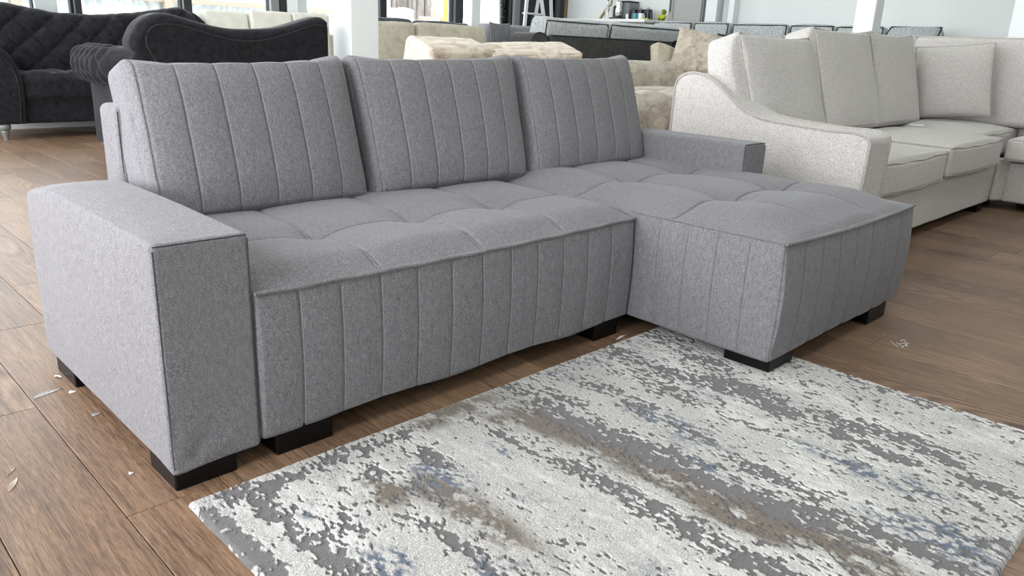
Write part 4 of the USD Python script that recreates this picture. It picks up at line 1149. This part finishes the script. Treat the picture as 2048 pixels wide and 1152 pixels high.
# ---------------------------------------------------------------- teal sofa, its back to the room
E_ = Thing("teal_sofa", "dark teal velvet sofa with rounded cushion tops just behind the taupe sofa", "sofa", (5.5, 6.4, 0))
E_.part("base", soft((4.72, 5.99, 0.05), (6.22, 6.72, 0.40), 0.03, 0.1, 0, 18), M_TEAL)
E_.part("back_frame", soft((4.72, 5.99, 0.3), (6.20, 6.09, 0.88), 0.03, 0.1, 0, 19), M_TEAL)
for k, (a, b, z) in enumerate(((4.68, 5.30, 1.150), (5.315, 6.19, 1.145))):
    E_.part("back_cushion", moved(box_cushion(b - a, 0.19, 0.50, 0.08, 0.05, 0.02, 30 + k), ((a + b) / 2, 6.14, z - 0.25), rot_axes(0, -0.05)), M_TEAL)
E_.part("seat_cushion", soft((4.80, 6.24, 0.38), (6.15, 6.72, 0.50), 0.04, 0.1, 0.01, 32), M_TEAL)
for x in (4.80, 6.14):
    for y in (6.06, 6.65):
        E_.part("leg", box((x - 0.03, y - 0.03, 0), (x + 0.03, y + 0.03, 0.055), 0.004), M_LEG, smooth=False)

# ---------------------------------------------------------------- grey-lilac tufted sofa
def grid_tuft(p, n):
    o = np.zeros_like(p)
    fr = np.clip(-n[:, 1], 0, 1) ** 2
    a, s = (p[:, 0] - 6.62) / 0.20, (p[:, 2] - 1.06) / 0.21
    o[:, 1] -= fr * 0.036 * (np.abs(np.sin(math.pi * a)) ** 0.4 * (0.45 + 0.55 * np.abs(np.sin(math.pi * s)) ** 0.4))
    return o


H_ = Thing("grey_tufted_sofa", "small grey-lilac sofa with square-tufted back near the step ladder", "sofa", (7.1, 5.8, 0))
H_.part("base", soft((6.46, 5.42, 0.10), (7.80, 6.20, 0.34), 0.03, 0.1, 0, 33), M_LILAC)
H_.part("seat_cushion", soft((6.62, 5.40, 0.33), (7.64, 6.05, 0.48), 0.04, 0.1, 0.01, 34), M_LILAC)
H_.part("backrest", soft((6.44, 6.08, 0.30), (7.80, 6.26, 1.170), 0.04, 0.028, 0.0, 35, extra=grid_tuft), M_LILAC)
for a in (6.42, 7.66):
    H_.part("arm", soft((a, 5.42, 0.10), (a + 0.16, 6.12, 0.70), 0.04, 0.08, 0, 36), M_LILAC)
for x in (6.52, 7.74):
    for y in (5.5, 6.16):
        H_.part("leg", lathe([(0, 0.11), (0.022, 0.11), (0.014, 0.0), (0, 0)], 12, (x, y, 0)), M_WOODF)
kp, ke = knife_pillow(0.36, 0.36, 0.14, 20, 0.10)
hp = Thing("scatter_cushion", "small dark grey scatter cushion leaning on the grey tufted sofa", "cushion", (6.66, 5.98, 0.85))
hp.part("cover", moved(kp, (6.615, 6.0, 1.005), rot_axes(0, 0.12)), M_PILLOW)
hp.part("edge_seam", moved(tube(ke, 0.005, 5, True), (6.615, 6.0, 1.005), rot_axes(0, 0.12)), M_LILAC)

# ---------------------------------------------------------------- charcoal sofa with silver cushions, seen from behind
I1 = Thing("charcoal_sofa", "charcoal suede sofa seen from behind, with dark-piped silver chenille back cushions", "sofa", (6.2, 4.2, 0))
I1.part("back_panel", soft((5.20, 3.80, 0.06), (7.235, 3.93, 1.030), 0.025, 0.12, 0, 40), M_CHAR)
I1.part("top_rail", tube([(x, 3.802, 1.022) for x in np.linspace(5.21, 7.23, 20)], 0.007, 6), M_BPIPE)
for sx in (0, 1):
    oc = [(4.985, 0.08), (5.19, 0.08), (5.205, 0.90)] + curve([(5.205, 0.93), (5.18, 0.99), (5.13, 1.03), (5.06, 1.042), (5.0, 1.025), (4.965, 0.975), (4.965, 0.90)], 20).tolist()
    oc = np.array(oc)
    if sx:
        oc = np.stack([12.43 - oc[:, 0], oc[:, 1]], 1)[::-1]
    ap = I1.part("arm", moved(rounded_extrude(oc, 0.32, 0.02, 0.03), (0, 3.83, 0)), M_CHAR if sx == 0 else M_BLACKV, smooth=50)
    pp = np.array([(x, 3.835, z) for x, z in oc[2:]])
    I1.part("piping", tube(pp, 0.006, 5), M_BPIPE, under=ap)
I1.part("seat_cushion", soft((5.22, 3.95, 0.32), (7.22, 4.78, 0.52), 0.05, 0.12, 0.01, 41), M_CHEN)
I1.part("base", soft((5.21, 3.93, 0.06), (7.22, 4.72, 0.33), 0.02, 0.12, 0, 42), M_CHAR)
for k, (a, b, z) in enumerate(((5.16, 6.125, 1.185), (6.15, 7.44, 1.187))):
    w = b - a
    mesh = box_cushion(w, 0.24, 0.50, 0.06, 0.045, 0.02, 44 + k, sag=0.012, wob=0.012)
    c, ax = np.array([(a + b) / 2, 3.99, z - 0.24]), rot_axes(0, -0.16)
    bp = I1.part("back_cushion", moved(mesh, c, ax), M_CHEN)
    I1.part("piping", cat(moved(tube(rim(w, 0.24, 0.50, -1, 0.03), 0.0065, 5, True), c, ax), moved(tube(rim(w, 0.24, 0.50, 1, 0.03), 0.0065, 5, True), c, ax)), M_BPIPE, under=bp)
for x in (5.1, 7.33):
    for y in (3.9, 4.62):
        I1.part("leg", box((x - 0.03, y - 0.03, 0), (x + 0.03, y + 0.03, 0.085), 0.004), M_LEG, smooth=False)

# silver sofa along the white wall, facing into the room (-x)
I2 = Thing("silver_wall_sofa", "long silver chenille sofa with dark piping standing along the white wall", "sofa", (8.1, 2.9, 0))
I2.part("base", soft((7.55, 1.30, 0.06), (8.55, 4.70, 0.40), 0.03, 0.15, 0, 46), M_CHAR)
I2.part("back_frame", soft((8.34, 1.30, 0.3), (8.56, 4.74, 1.10), 0.03, 0.15, 0, 47), M_CHEN)
I2.part("seat_cushion", soft((7.50, 1.42, 0.39), (8.20, 4.62, 0.60), 0.05, 0.12, 0.015, 48), M_CHEN)
I2.part("arm", soft((7.55, 1.18, 0.06), (8.5, 1.34, 0.80), 0.04, 0.12, 0, 49), M_CHAR)
for k, (a, b, z) in enumerate(((4.16, 4.76, 1.275), (3.645, 4.135, 1.272), (2.90, 3.60, 1.262), (2.36, 2.87, 1.26), (1.83, 2.34, 1.252))):
    w = b - a
    mesh = box_cushion(w, 0.22, 0.56, 0.05, 0.05, 0.02, 50 + k, sag=-0.004)
    c, ax = np.array([8.22, (a + b) / 2, z - 0.28]), rot_axes(-math.pi / 2, 0.10)
    bp = I2.part("back_cushion", moved(mesh, c, ax), M_CHEN)
    I2.part("piping", moved(tube(rim(w, 0.22, 0.56, -1, 0.026), 0.008, 5, True), c, ax), M_BPIPE, under=bp)
c, ax = np.array([8.12, 1.53, 1.075]), rot_axes(-math.pi / 2, 0.75)
bp = I2.part("back_cushion", moved(box_cushion(0.52, 0.20, 0.36, 0.05, 0.05, 0.03, 57), c, ax), M_CHEN)
I2.part("piping", moved(tube(rim(0.52, 0.20, 0.36, -1, 0.026), 0.009, 5, True), c, ax), M_BPIPE, under=bp)
for y in (1.4, 4.6):
    for x in (7.65, 8.45):
        I2.part("leg", box((x - 0.03, y - 0.03, 0), (x + 0.03, y + 0.03, 0.065), 0.004), M_LEG, smooth=False)
kp, ke = knife_pillow(0.36, 0.30, 0.13, 18, 0.13)
single("scatter_cushion", moved(kp, (8.0, 3.53, 1.005), rot_axes(-math.pi / 2, 0.1)), M_BLACK, "small black scatter cushion on the silver sofa along the white wall", "cushion")

# ---------------------------------------------------------------- beige channelled velvet sofa
def channels(x0, pitch, depth, amp):
    def f(p, n):
        o = np.zeros_like(p)
        w = np.clip(1 - np.abs(n[:, 0]), 0, 1)
        u = (p[:, 0] - x0) / pitch
        fr = np.abs(np.sin(math.pi * u)) ** 0.42
        return n * (w * (amp * fr - depth))[:, None]
    return f


G = Thing("channelled_sofa", "low beige velvet sofa with fat rounded channels, between the grey sofa and the charcoal one", "sofa", (4.0, 2.7, 0))
G.part("backrest", soft((2.05, 2.20, 0.06), (7.0, 2.56, 0.585), 0.15, 0.045, 0.0, 60, extra=channels(4.685, 0.345, 0.028, 0.055)), M_CRUSHG, smooth=60)
G.part("seat", soft((2.05, 2.55, 0.06), (7.05, 3.10, 0.60), 0.13, 0.07, 0.0, 61, extra=channels(4.80, 0.62, 0.015, 0.02)), M_CRUSHG, smooth=60)
G.part("side_back", soft((4.9, 3.05, 0.06), (6.52, 3.58, 0.80), 0.15, 0.045, 0.0, 62, extra=channels(5.86, 0.36, 0.028, 0.055)), M_CRUSHG, smooth=60)
for x in (2.2, 4.1, 6.1):
    for y in (2.32, 2.98):
        G.part("foot", box((x - 0.04, y - 0.04, 0), (x + 0.04, y + 0.04, 0.075), 0.004), M_LEG, smooth=False)


def loose_box(label, BLx, BRx, y, ztop, w, th, h, tilt, yaw=0.0, roll=0.0, m=None, seed=1, bulge=0.018, r=0.028, group=None):
    c = np.array([(BLx + BRx) / 2, y, ztop - h / 2])
    ax = rot_axes(yaw, tilt, roll)
    mesh = box_cushion(w, th, h, r, 0.03, bulge, seed, wob=0.012)
    t = Thing("loose_cushion", label, "cushion", tuple(c - [0, 0, h / 2]), group=group)
    cv = t.part("cover", moved(mesh, c, ax), m or M_CRUSH)
    t.part("seam", cat(moved(tube(rim(w, th, h, -1, r * 0.6), 0.003, 5, True), c, ax), moved(tube(rim(w, th, h, 1, r * 0.6), 0.003, 5, True), c, ax)), M_TIMBER, under=cv)


loose_box("light beige crushed velvet box cushion, left of the two above the grey sofa", 2.46, 3.02, 2.42, 0.925, 0.55, 0.25, 0.36, -0.30, 0.06, 0.02, seed=71, group="crushed velvet box cushions")
loose_box("light beige crushed velvet box cushion, right of the two above the grey sofa", 2.99, 3.79, 2.36, 0.915, 0.78, 0.25, 0.36, -0.30, -0.09, 0.05, seed=72, group="crushed velvet box cushions")
kp, ke = knife_pillow(0.86, 0.46, 0.17, 28, 0.03, 0.15, 7)
kc_, kx = (6.63, 2.86, 0.885), rot_axes(-0.95, 0.42, -0.20)
t = Thing("loose_cushion", "large taupe crushed velvet cushion leaning beside the oatmeal sofa", "cushion", (6.63, 2.86, 0.66))
cv = t.part("cover", moved(kp, kc_, kx), M_CRUSHG)
t.part("seam", moved(tube(ke, 0.003, 5, True), kc_, kx), M_TIMBER, under=cv)
loose_box("taupe velvet cushion edge showing behind the large taupe cushion", 6.26, 6.8, 3.30, 0.95, 0.60, 0.12, 0.36, 0.30, -0.02, -0.2, M_TAUPE, 74, 0.02)

# ---------------------------------------------------------------- oatmeal corner sofa on the right
J = Thing("oatmeal_sofa", "oatmeal boucle corner sofa with sloping piped arm on the right of the showroom", "sofa", (4.6, 0.3, 0))
prof = [(-0.160, 0.055), (-0.168, 0.575)] + curve([(-0.160, 0.592), (-0.128, 0.606), (-0.03, 0.611), (0.154, 0.617), (0.31, 0.627), (0.41, 0.648), (0.497, 0.693), (0.574, 0.751), (0.635, 0.792), (0.690, 0.815), (0.745, 0.821), (0.80, 0.812), (0.838, 0.785), (0.85, 0.745)], 60).tolist() + [(0.86, 0.055)]
pv, pf = rounded_extrude(np.array(prof)[::-1], 0.235, 0.012, 0.025)
pv = np.stack([2.952 + pv[:, 1], pv[:, 0], pv[:, 2]], 1)                 # outline runs along y, thickness along x
JA = J.part("arm", (pv, pf), M_OAT, smooth=45)
pr = np.array(prof)
lp = np.array([(2.956, y, z) for y, z in pr])
lp2 = np.array([(3.183, y, z) for y, z in pr])
J.part("piping", cat(tube(lp, 0.008, 6), tube(lp2, 0.008, 6)), M_OATP, under=JA)
J.part("base", soft((3.15, -0.11, 0.055), (5.32, 0.80, 0.315), 0.015, 0.08, 0.004, 81), M_OAT)
J.part("back_frame", soft((3.0, 0.72, 0.06), (6.35, 0.88, 0.80), 0.03, 0.12, 0, 82), M_OAT)


def seat_cush(lo, hi, seed, front="y"):
    def ex(p, n):
        o = np.zeros_like(p)
        u = (p[:, 0] - lo[0]) / (hi[0] - lo[0]) * 2 - 1
        v = (p[:, 1] - lo[1]) / (hi[1] - lo[1])
        o[:, 2] += np.clip(n[:, 2], 0, 1) * 0.030 * np.clip(1 - u ** 4, 0, 1) * np.clip(np.sin(math.pi * np.clip(v, 0, 1)), 0, 1) ** 0.6
        o[:, 2] -= 0.014 * np.cos(u * math.pi / 2) * np.clip(-n[:, 1], 0, 1)
        return o
    cp = J.part("seat_cushion", soft(lo, hi, 0.022, 0.04, 0.006, seed, 0.006, ex), M_OAT)
    lo, hi = np.array(lo), np.array(hi)
    for z, e in ((hi[2] - 0.006, 1), (lo[2] + 0.006, -1)):
        x = np.linspace(lo[0] + 0.01, hi[0] - 0.008, 30)
        u = (x - lo[0]) / (hi[0] - lo[0]) * 2 - 1
        f = np.stack([x, np.full(30, lo[1] + 0.003), z - 0.012 * np.cos(u * math.pi / 2) + 0.003 * np.sin(x * 21)], 1)
        y = np.linspace(lo[1] + 0.003, hi[1] - 0.02, 16)
        s1 = np.stack([np.full(16, hi[0] - 0.004), y, np.full(16, z)], 1)
        s0 = np.stack([np.full(16, lo[0] + 0.006), y[::-1], np.full(16, z)], 1)
        J.part("piping", tube(np.vstack([s0, f[1:-1], s1]), 0.0055, 5), M_OATP, under=cp)


seat_cush((3.19, -0.135, 0.300), (4.185, 0.55, 0.462), 83)
seat_cush((4.195, -0.150, 0.318), (5.215, 0.55, 0.482), 84)
seat_cush((5.225, -0.02, 0.330), (6.10, 0.66, 0.490), 85)
seat_cush((5.33, -1.10, 0.330), (6.12, -0.14, 0.470), 86)
J.part("base", soft((5.30, -0.085, 0.055), (5.56, 0.72, 0.315), 0.015, 0.08, 0.004, 87), M_OAT)
J.part("base", soft((5.42, -1.10, 0.055), (6.30, -0.16, 0.315), 0.015, 0.08, 0.004, 88), M_OAT)
J.part("base", moved(softbox((0.24, 0.4, 0.262), 0.02, 0.06), (5.56, -0.01, 0.185), rot_axes(-0.55)), M_OAT)


def back_cush(a, b, zt, yt, yb, zb, th, seed, ax2=None):
    w = b - a
    h = math.hypot(yt - yb, zt - zb)
    tilt = math.atan2(yt - yb, zt - zb)

    def ex(p, n, w=w, h=h):
        o = np.zeros_like(p)
        u = p[:, 0] / (w / 2)
        o[:, 2] += np.clip(n[:, 2], 0, 1) * (0.022 * np.abs(u) ** 3 - 0.012)
        return o
    def d(p, n):
        u = p / (np.array([w, th, h]) / 2)
        bb = np.clip(1 - u ** 4, 0, 1)
        g = np.stack([0.1 * bb[:, 1] * bb[:, 2], 0.035 * bb[:, 0] * bb[:, 2], 0.2 * 0.02 * bb[:, 0] * bb[:, 1]], 1)
        return n * g + ex(p, n) + n * 0.008 * (meshkit.fbm(p * 5 + seed * 3.3, 3, seed)[:, None] - 0.5) * 2
    mesh = softbox((w, th, h), 0.03, 0.04, disp=lambda p, n: d(p, n) - n * np.array([[0.1, 0, 0]]) * 0)
    n0 = np.array([0, math.cos(tilt), -math.sin(tilt)])
    c = np.array([(a + b) / 2, (yt + yb) / 2, (zt + zb) / 2]) + n0 * th / 2
    axs = rot_axes(0, tilt)
    cp = J.part("back_cushion", moved(mesh, c, axs), M_OAT)
    rm = rim(w, th, h, -1, 0.018)
    uu = rm[:, 0] / (w / 2)
    rm[:, 2] += np.where(rm[:, 2] > h / 2 - 0.03, 0.022 * np.abs(uu) ** 3 - 0.012, 0)
    rm2 = rm.copy()
    rm2[:, 1] *= -1
    J.part("piping", cat(moved(tube(rm, 0.006, 5, True), c, axs), moved(tube(rm2, 0.006, 5, True), c, axs)), M_OATP, under=cp)


back_cush(3.11, 3.905, 1.028, 0.615, 0.44, 0.50, 0.19, 91)
back_cush(3.93, 4.73, 1.090, 0.62, 0.44, 0.515, 0.19, 92)
back_cush(4.74, 5.50, 1.098, 0.62, 0.46, 0.515, 0.19, 93)
J.part("side_back", soft((6.12, -1.10, 0.06), (6.38, 0.86, 1.02), 0.04, 0.08, 0, 94), M_OAT)
cy0, cy1 = -0.62, 0.80
mesh = moved(softbox((cy1 - cy0, 0.20, 0.62), 0.04, 0.05, disp=lambda p, n: n * 0.02 * np.clip(1 - (p[:, 0] / 0.71) ** 4, 0, 1)[:, None] * np.clip(1 - (p[:, 2] / 0.31) ** 4, 0, 1)[:, None]), (6.13, (cy0 + cy1) / 2, 0.80), rot_axes(-math.pi / 2, 0.10))
sb = J.part("back_cushion", mesh, M_OAT)
J.part("piping", moved(tube(rim(cy1 - cy0, 0.20, 0.62, -1, 0.022), 0.006, 5, True), (6.13, (cy0 + cy1) / 2, 0.80), rot_axes(-math.pi / 2, 0.10)), M_OATP, under=sb)
for x, y in ((3.06, -0.10), (3.06, 0.78), (5.20, -0.06), (5.53, -0.02), (5.66, -0.26), (6.25, 0.78)):
    J.part("foot", box((x - 0.055, y - 0.04, 0), (x + 0.055, y + 0.04, 0.06), 0.004), M_LEG, smooth=False)
kp, ke = knife_pillow(0.50, 0.50, 0.17, 26, 0.035, 0.12, 5)
jc, jx = (5.73, 0.375, 0.800), rot_axes(-1.20, 0.16, 0.10)
jp = Thing("scatter_cushion", "square oatmeal scatter cushion with piped edge in the corner of the oatmeal sofa", "cushion", (5.75, 0.37, 0.5))
jcv = jp.part("cover", moved(kp, jc, jx), M_OAT)
jp.part("piping", moved(tube(ke, 0.006, 6, True), jc, jx), M_OATP, under=jcv)
single("paper_tag", moved(box((-0.07, -0.045, 0), (0.07, 0.045, 0.003)), (5.12, 0.36, 0.517), rot_axes(0.4)), M_PAPER, "white paper tag lying on the oatmeal sofa behind its third back cushion", "tag", smooth=False)

# ---------------------------------------------------------------- step ladder
L = Thing("step_ladder", "aluminium step ladder standing open by the far corner door", "ladder", (7.95, 6.5, 0))


def rail(a, b, w, d):
    a, b = np.array(a, float), np.array(b, float)
    t = b - a
    ln = np.linalg.norm(t)
    t /= ln
    x = np.array([1.0, 0, 0]) - t * t[0]
    x /= np.linalg.norm(x)
    y = np.cross(t, x)
    v, f = box((-w / 2, -d / 2, 0), (w / 2, d / 2, ln), 0.004)
    return v @ np.array([x, y, t]) + a, f


LT = 2.0
fl0, fl1 = np.array([7.33, 6.36, 0.0]), np.array([7.67, 6.56, LT])
fr0, fr1 = np.array([8.17, 6.36, 0.0]), np.array([7.80, 6.56, LT])
for a, b in ((fl0, fl1), (fr0, fr1)):
    rp = L.part("rail", rail(a, b, 0.055, 0.03), M_ALU, smooth=False)
    L.part("rubber_foot", box(a - [0.035, 0.03, 0], a + [0.035, 0.03, 0.05], 0.004), M_RUBBER, smooth=False, under=rp)
for a, b in ((np.array([7.75, 6.74, 0.0]), np.array([7.98, 6.58, LT])), (np.array([8.52, 6.74, 0.0]), np.array([8.10, 6.58, LT]))):
    rp = L.part("rear_rail", rail(a, b, 0.05, 0.03), M_ALU, smooth=False)
    L.part("rubber_foot", box(a - [0.03, 0.025, 0], a + [0.03, 0.025, 0.05], 0.004), M_RUBBER, smooth=False, under=rp)
for z in (0.34, 0.68, 1.02, 1.35, 1.68):
    t = z / LT
    p0, p1 = fl0 + (fl1 - fl0) * t, fr0 + (fr1 - fr0) * t
    L.part("tread", box((p0[0], p0[1] - 0.03, z - 0.012), (p1[0], p1[1] + 0.07, z + 0.012), 0.004), M_ALU, smooth=False)
L.part("top_cap", box((7.68, 6.48, LT), (8.14, 6.66, LT + 0.04), 0.01), M_RUBBER, smooth=False)
L.part("brace", rail((8.14, 6.43, 0.7), (8.40, 6.69, 0.72), 0.025, 0.012), M_ALU, smooth=False)

# ---------------------------------------------------------------- counter, cabinet and the things on the counter
CZ = 1.312
cb = Thing("kitchen_counter", "white counter with small kitchen things on it against the far white wall", "counter", (8.4, 5.4, 0))
cb.part("body", box((8.15, 4.88, 0.1), (8.72, 6.0, CZ - 0.04)), M_CAB, smooth=False)
cb.part("plinth", box((8.2, 4.90, 0.0), (8.70, 5.98, 0.1)), M_FRAME, smooth=False)
cb.part("worktop", box((8.10, 4.86, CZ - 0.04), (8.725, 6.03, CZ), 0.005), M_CERW, smooth=False)
for k in range(3):
    d = cb.part("door", box((8.13, 4.90 + 0.366 * k, 0.12), (8.15, 5.255 + 0.366 * k, CZ - 0.06), 0.003), M_CAB, smooth=False)
    cb.part("handle", tube([(8.118, 5.2 + 0.366 * k, 1.0), (8.118, 5.2 + 0.366 * k, 1.15)], 0.006, 6), M_CHROME, under=d)
kc = Thing("tall_cabinet", "tall grey shaker-style cabinet beside the counter", "cabinet", (8.65, 4.57, 0))
kc.part("carcass", box((8.60, 4.32, 0.0), (8.728, 4.83, 2.3), 0.003), M_CAB, smooth=False)
dp = kc.part("door", box((8.582, 4.33, 0.08), (8.60, 4.825, 2.28), 0.002), M_CAB, smooth=False)
for lo, hi in (((8.57, 4.33, 0.08), (8.582, 4.395, 2.28)), ((8.57, 4.76, 0.08), (8.582, 4.825, 2.28)), ((8.57, 4.395, 0.08), (8.582, 4.76, 1.33)), ((8.57, 4.395, 2.20), (8.582, 4.76, 2.28))):
    kc.part("door_rail", box(lo, hi, 0.002), M_CAB, smooth=False, under=dp)
kc.part("handle", tube([(8.55, 4.79, 1.42), (8.55, 4.79, 1.75)], 0.007, 6), M_RUBBER, under=dp)

ps = Thing("wooden_paddle", "ochre wooden paddle with pierced handle leaning on the wall left of the bottle", "paddle", (8.5, 5.92, CZ))
ps.part("shaft", rail((8.50, 5.93, CZ + 0.012), (8.62, 5.88, CZ + 0.20), 0.035, 0.03), M_GOLDW, smooth=False)
ring = [(8.625 + 0.004 * math.sin(t), 5.873 + 0.032 * math.cos(t), CZ + 0.25 + 0.055 * math.sin(t)) for t in np.linspace(0, 2 * math.pi, 24, endpoint=False)]
ps.part("loop", tube(ring, 0.013, 6, True), M_GOLDW)
ps.part("top_handle", rail((8.63, 5.868, CZ + 0.30), (8.66, 5.85, CZ + 0.46), 0.03, 0.025), M_GOLDW, smooth=False)
bo = Thing("glass_bottle", "clear glass bottle on the counter left of the coffee machine", "bottle", (8.45, 5.76, CZ))
bo.part("body", lathe([(0, 0.0), (0.034, 0.0), (0.037, 0.02), (0.037, 0.13), (0.030, 0.155), (0.014, 0.18), (0.013, 0.215), (0, 0.215)], 20, (8.45, 5.76, CZ)), M_BOTTLE, smooth=50)
bo.part("stopper", lathe([(0, 0.0), (0.016, 0.0), (0.018, 0.02), (0.010, 0.03), (0, 0.03)], 14, (8.45, 5.76, CZ + 0.215)), M_CHROME, smooth=50)
cm = Thing("coffee_machine", "chrome and black coffee machine on the counter", "coffee machine", (8.5, 5.5, CZ))
cm.part("body", box((8.46, 5.40, CZ + 0.0), (8.68, 5.56, CZ + 0.235), 0.012), M_STEEL, smooth=False)
cm.part("head", lathe([(0, 0.0), (0.03, 0.0), (0.045, 0.03), (0.052, 0.09), (0.040, 0.13), (0.05, 0.17), (0.048, 0.20), (0, 0.205)], 20, (8.41, 5.53, CZ + 0.035)), M_CHROME, smooth=50)
cm.part("water_tank", soft((8.42, 5.585, CZ + 0.005), (8.62, 5.66, CZ + 0.19), 0.03, 0.05), M_CANB)
cm.part("lid", box((8.44, 5.40, CZ + 0.235), (8.69, 5.60, CZ + 0.25), 0.005), M_RUBBER, smooth=False)
cm.part("drip_tray", box((8.34, 5.44, CZ + 0.0), (8.47, 5.64, CZ + 0.03), 0.005), M_RUBBER, smooth=False)
for k, y in enumerate((5.335, 5.225, 5.10)):
    cn = Thing("canister", ("black lidded canister next to the coffee machine", "black lidded canister in the middle of the three on the counter", "black lidded canister at the right of the three on the counter")[k], "canister", (8.50, y, CZ), group="black canisters on the counter")
    cn.part("jar", lathe([(0, 0), (0.048, 0), (0.05, 0.006), (0.05, 0.115), (0.048, 0.12), (0, 0.12)], 24, (8.50, y, CZ)), M_CANB, smooth=40)
    ld = cn.part("lid", lathe([(0, 0.0), (0.053, 0.0), (0.053, 0.014), (0.045, 0.02), (0, 0.02)], 24, (8.50, y, CZ + 0.12)), M_CANB, smooth=40)
    cn.part("handle", tube([(8.50, y + 0.017 * math.cos(t), CZ + 0.14 + 0.02 * math.sin(t)) for t in np.linspace(0, math.pi, 9)], 0.0035, 5), M_CANB, under=ld)


def mug(y, x, m, label, hy):
    t = Thing("mug", label, "mug", (x, y, CZ))
    t.part("cup", lathe([(0, 0), (0.036, 0), (0.04, 0.006), (0.041, 0.085), (0.036, 0.085), (0.035, 0.01), (0, 0.01)], 24, (x, y, CZ)), m, smooth=40)
    t.part("handle", tube([(x, y + hy * (0.036 + 0.026 * math.sin(a)), CZ + 0.045 + 0.026 * math.cos(a)) for a in np.linspace(0, math.pi, 10)], 0.005, 6), m)


mug(5.205, 8.36, M_CERT, "teal mug standing in front of the black canisters", 1)
mug(5.145, 8.40, M_CERW, "white mug just right of the teal mug", -1)
single("paper_card", moved(box((-0.002, -0.02, 0), (0.002, 0.02, 0.075)), (8.36, 5.345, CZ), rot_axes(0.0, 0.0)), M_PAPER, "small white card propped on the counter below the coffee machine", "card", smooth=False)
ds = Thing("soap_dispenser", "slim dark dispenser with side spout at the right end of the counter", "dispenser", (8.42, 4.99, CZ))
ds.part("body", lathe([(0, 0), (0.016, 0), (0.016, 0.10), (0.010, 0.112), (0.010, 0.13), (0, 0.13)], 14, (8.42, 4.99, CZ)), M_CANB, smooth=40)
ds.part("spout", tube([(8.42, 4.99, CZ + 0.105), (8.42, 5.03, CZ + 0.105), (8.42, 5.05, CZ + 0.09)], 0.004, 6), M_CANB)
single("sponge", moved(softbox((0.05, 0.08, 0.022), 0.006, 0.03), (8.36, 5.03, CZ + 0.011)), M_PLUSH, "flat yellow sponge on the counter beside the dark dispenser", "sponge")
tb = Thing("plush_toy", "small yellow-green plush toy leaning against the tall grey cabinet", "toy", (8.54, 4.91, CZ))


def ball(c, r, s=(1, 1, 1), sub=2):
    b = trimesh.creation.icosphere(sub, r)
    return np.array(b.vertices) * np.array(s) + np.array(c), np.array(b.faces)


tb.part("body", ball((8.54, 4.887, CZ + 0.042), 0.042, (1, 1.05, 1)), M_PLUSH, smooth=True)
tb.part("head", ball((8.54, 4.877, CZ + 0.110), 0.034), M_PLUSHD, smooth=True)
for s in (-1, 1):
    tb.part("arm", ball((8.51, 4.887 + 0.045 * s, CZ + 0.05), 0.017, (1, 1, 1.5)), M_PLUSH, smooth=True)
    tb.part("leg", ball((8.50, 4.887 + 0.03 * s, CZ + 0.017), 0.017, (1.5, 1, 1)), M_PLUSHD, smooth=True)
tb.part("muzzle", ball((8.508, 4.877, CZ + 0.103), 0.013), M_PLUSH, smooth=True)

# ---------------------------------------------------------------- scraps on the floor
def scrap(x, y, ln, w, yaw, m, label, name="scrap", cat_="scrap"):
    g = np.linspace(0, 1, 7)
    wv = w * np.sin(math.pi * np.clip(g * 0.8 + 0.1, 0, 1))
    zt = 0.0014 + 0.003 * np.sin(g * 5)
    a = np.stack([(g - 0.5) * ln, -wv / 2, zt * 0 + 0.0003], 1)
    b = np.stack([(g - 0.5) * ln, wv / 2, zt], 1)
    v = np.vstack([a, b, a + [0, 0, 0.001], b + [0, 0, 0.001]])
    i = np.arange(6)
    q = np.vstack([np.stack([i, 7 + i, 8 + i, i + 1], 1), np.stack([14 + i, 15 + i, 22 + i, 21 + i], 1), np.stack([i, i + 1, 15 + i, 14 + i], 1), np.stack([7 + i, 21 + i, 22 + i, 8 + i], 1)])
    single(name, moved((v, np.vstack([q[:, [0, 1, 2]], q[:, [0, 2, 3]]])), (x, y, 0.0), rot_axes(yaw)), m, label, cat_, smooth=False)


scrap(-0.237, 0.247, 0.055, 0.012, 1.1, M_TIMBER, "pale wood splinter on the floorboards at the lower left", "wood_splinter", "splinter")
scrap(-0.227, 0.306, 0.035, 0.006, 0.9, M_TIMBER, "thin pale splinter just behind the larger splinter", "wood_splinter", "splinter")
scrap(-0.060, 0.672, 0.075, 0.014, 0.35, M_CAB, "grey paper shred on the floor left of the sofa's rear leg", "paper_shred", "shred")
scrap(-0.011, 0.766, 0.030, 0.014, 1.9, M_PAPER, "white paper flake touching the sofa's rear leg", "paper_flake", "flake")
scrap(-0.010, 0.640, 0.022, 0.010, 0.3, M_PAPER, "white paper flake just in front of the sofa's rear leg", "paper_flake", "flake")
scrap(-0.040, 0.137, 0.012, 0.008, 0.5, M_PAPER, "tiny white paper flake on the floorboard left of the front block leg", "paper_flake", "flake")
scrap(-0.006, 0.470, 0.026, 0.010, 0.5, M_CAB, "curled grey shred on the floor beside the long side of the arm", "paper_shred", "shred")
scrap(1.470, -0.030, 0.075, 0.003, 0.15, M_PAPER, "thin white thread on the floor by the seat's right front leg", "thread", "thread")

v_, n_ = [], np.random.default_rng(11)
for k in range(7):
    a = n_.uniform(-0.5, 0.9)
    c = np.array([2.194 + n_.normal(0, 0.02), -0.686 + n_.normal(0, 0.014)])
    h = np.array([math.cos(a), math.sin(a)]) * n_.uniform(0.012, 0.035)
    v_.append(tube([(*(c - h), 0.0006), (*c, 0.0009), (*(c + h), 0.0006)], 0.0008, 4))
single("scuff_mark", cat(*v_), M_PAPER, "small white scuff scratched into the floorboards right of the chaise", "scuff", smooth=False, kind="stuff")
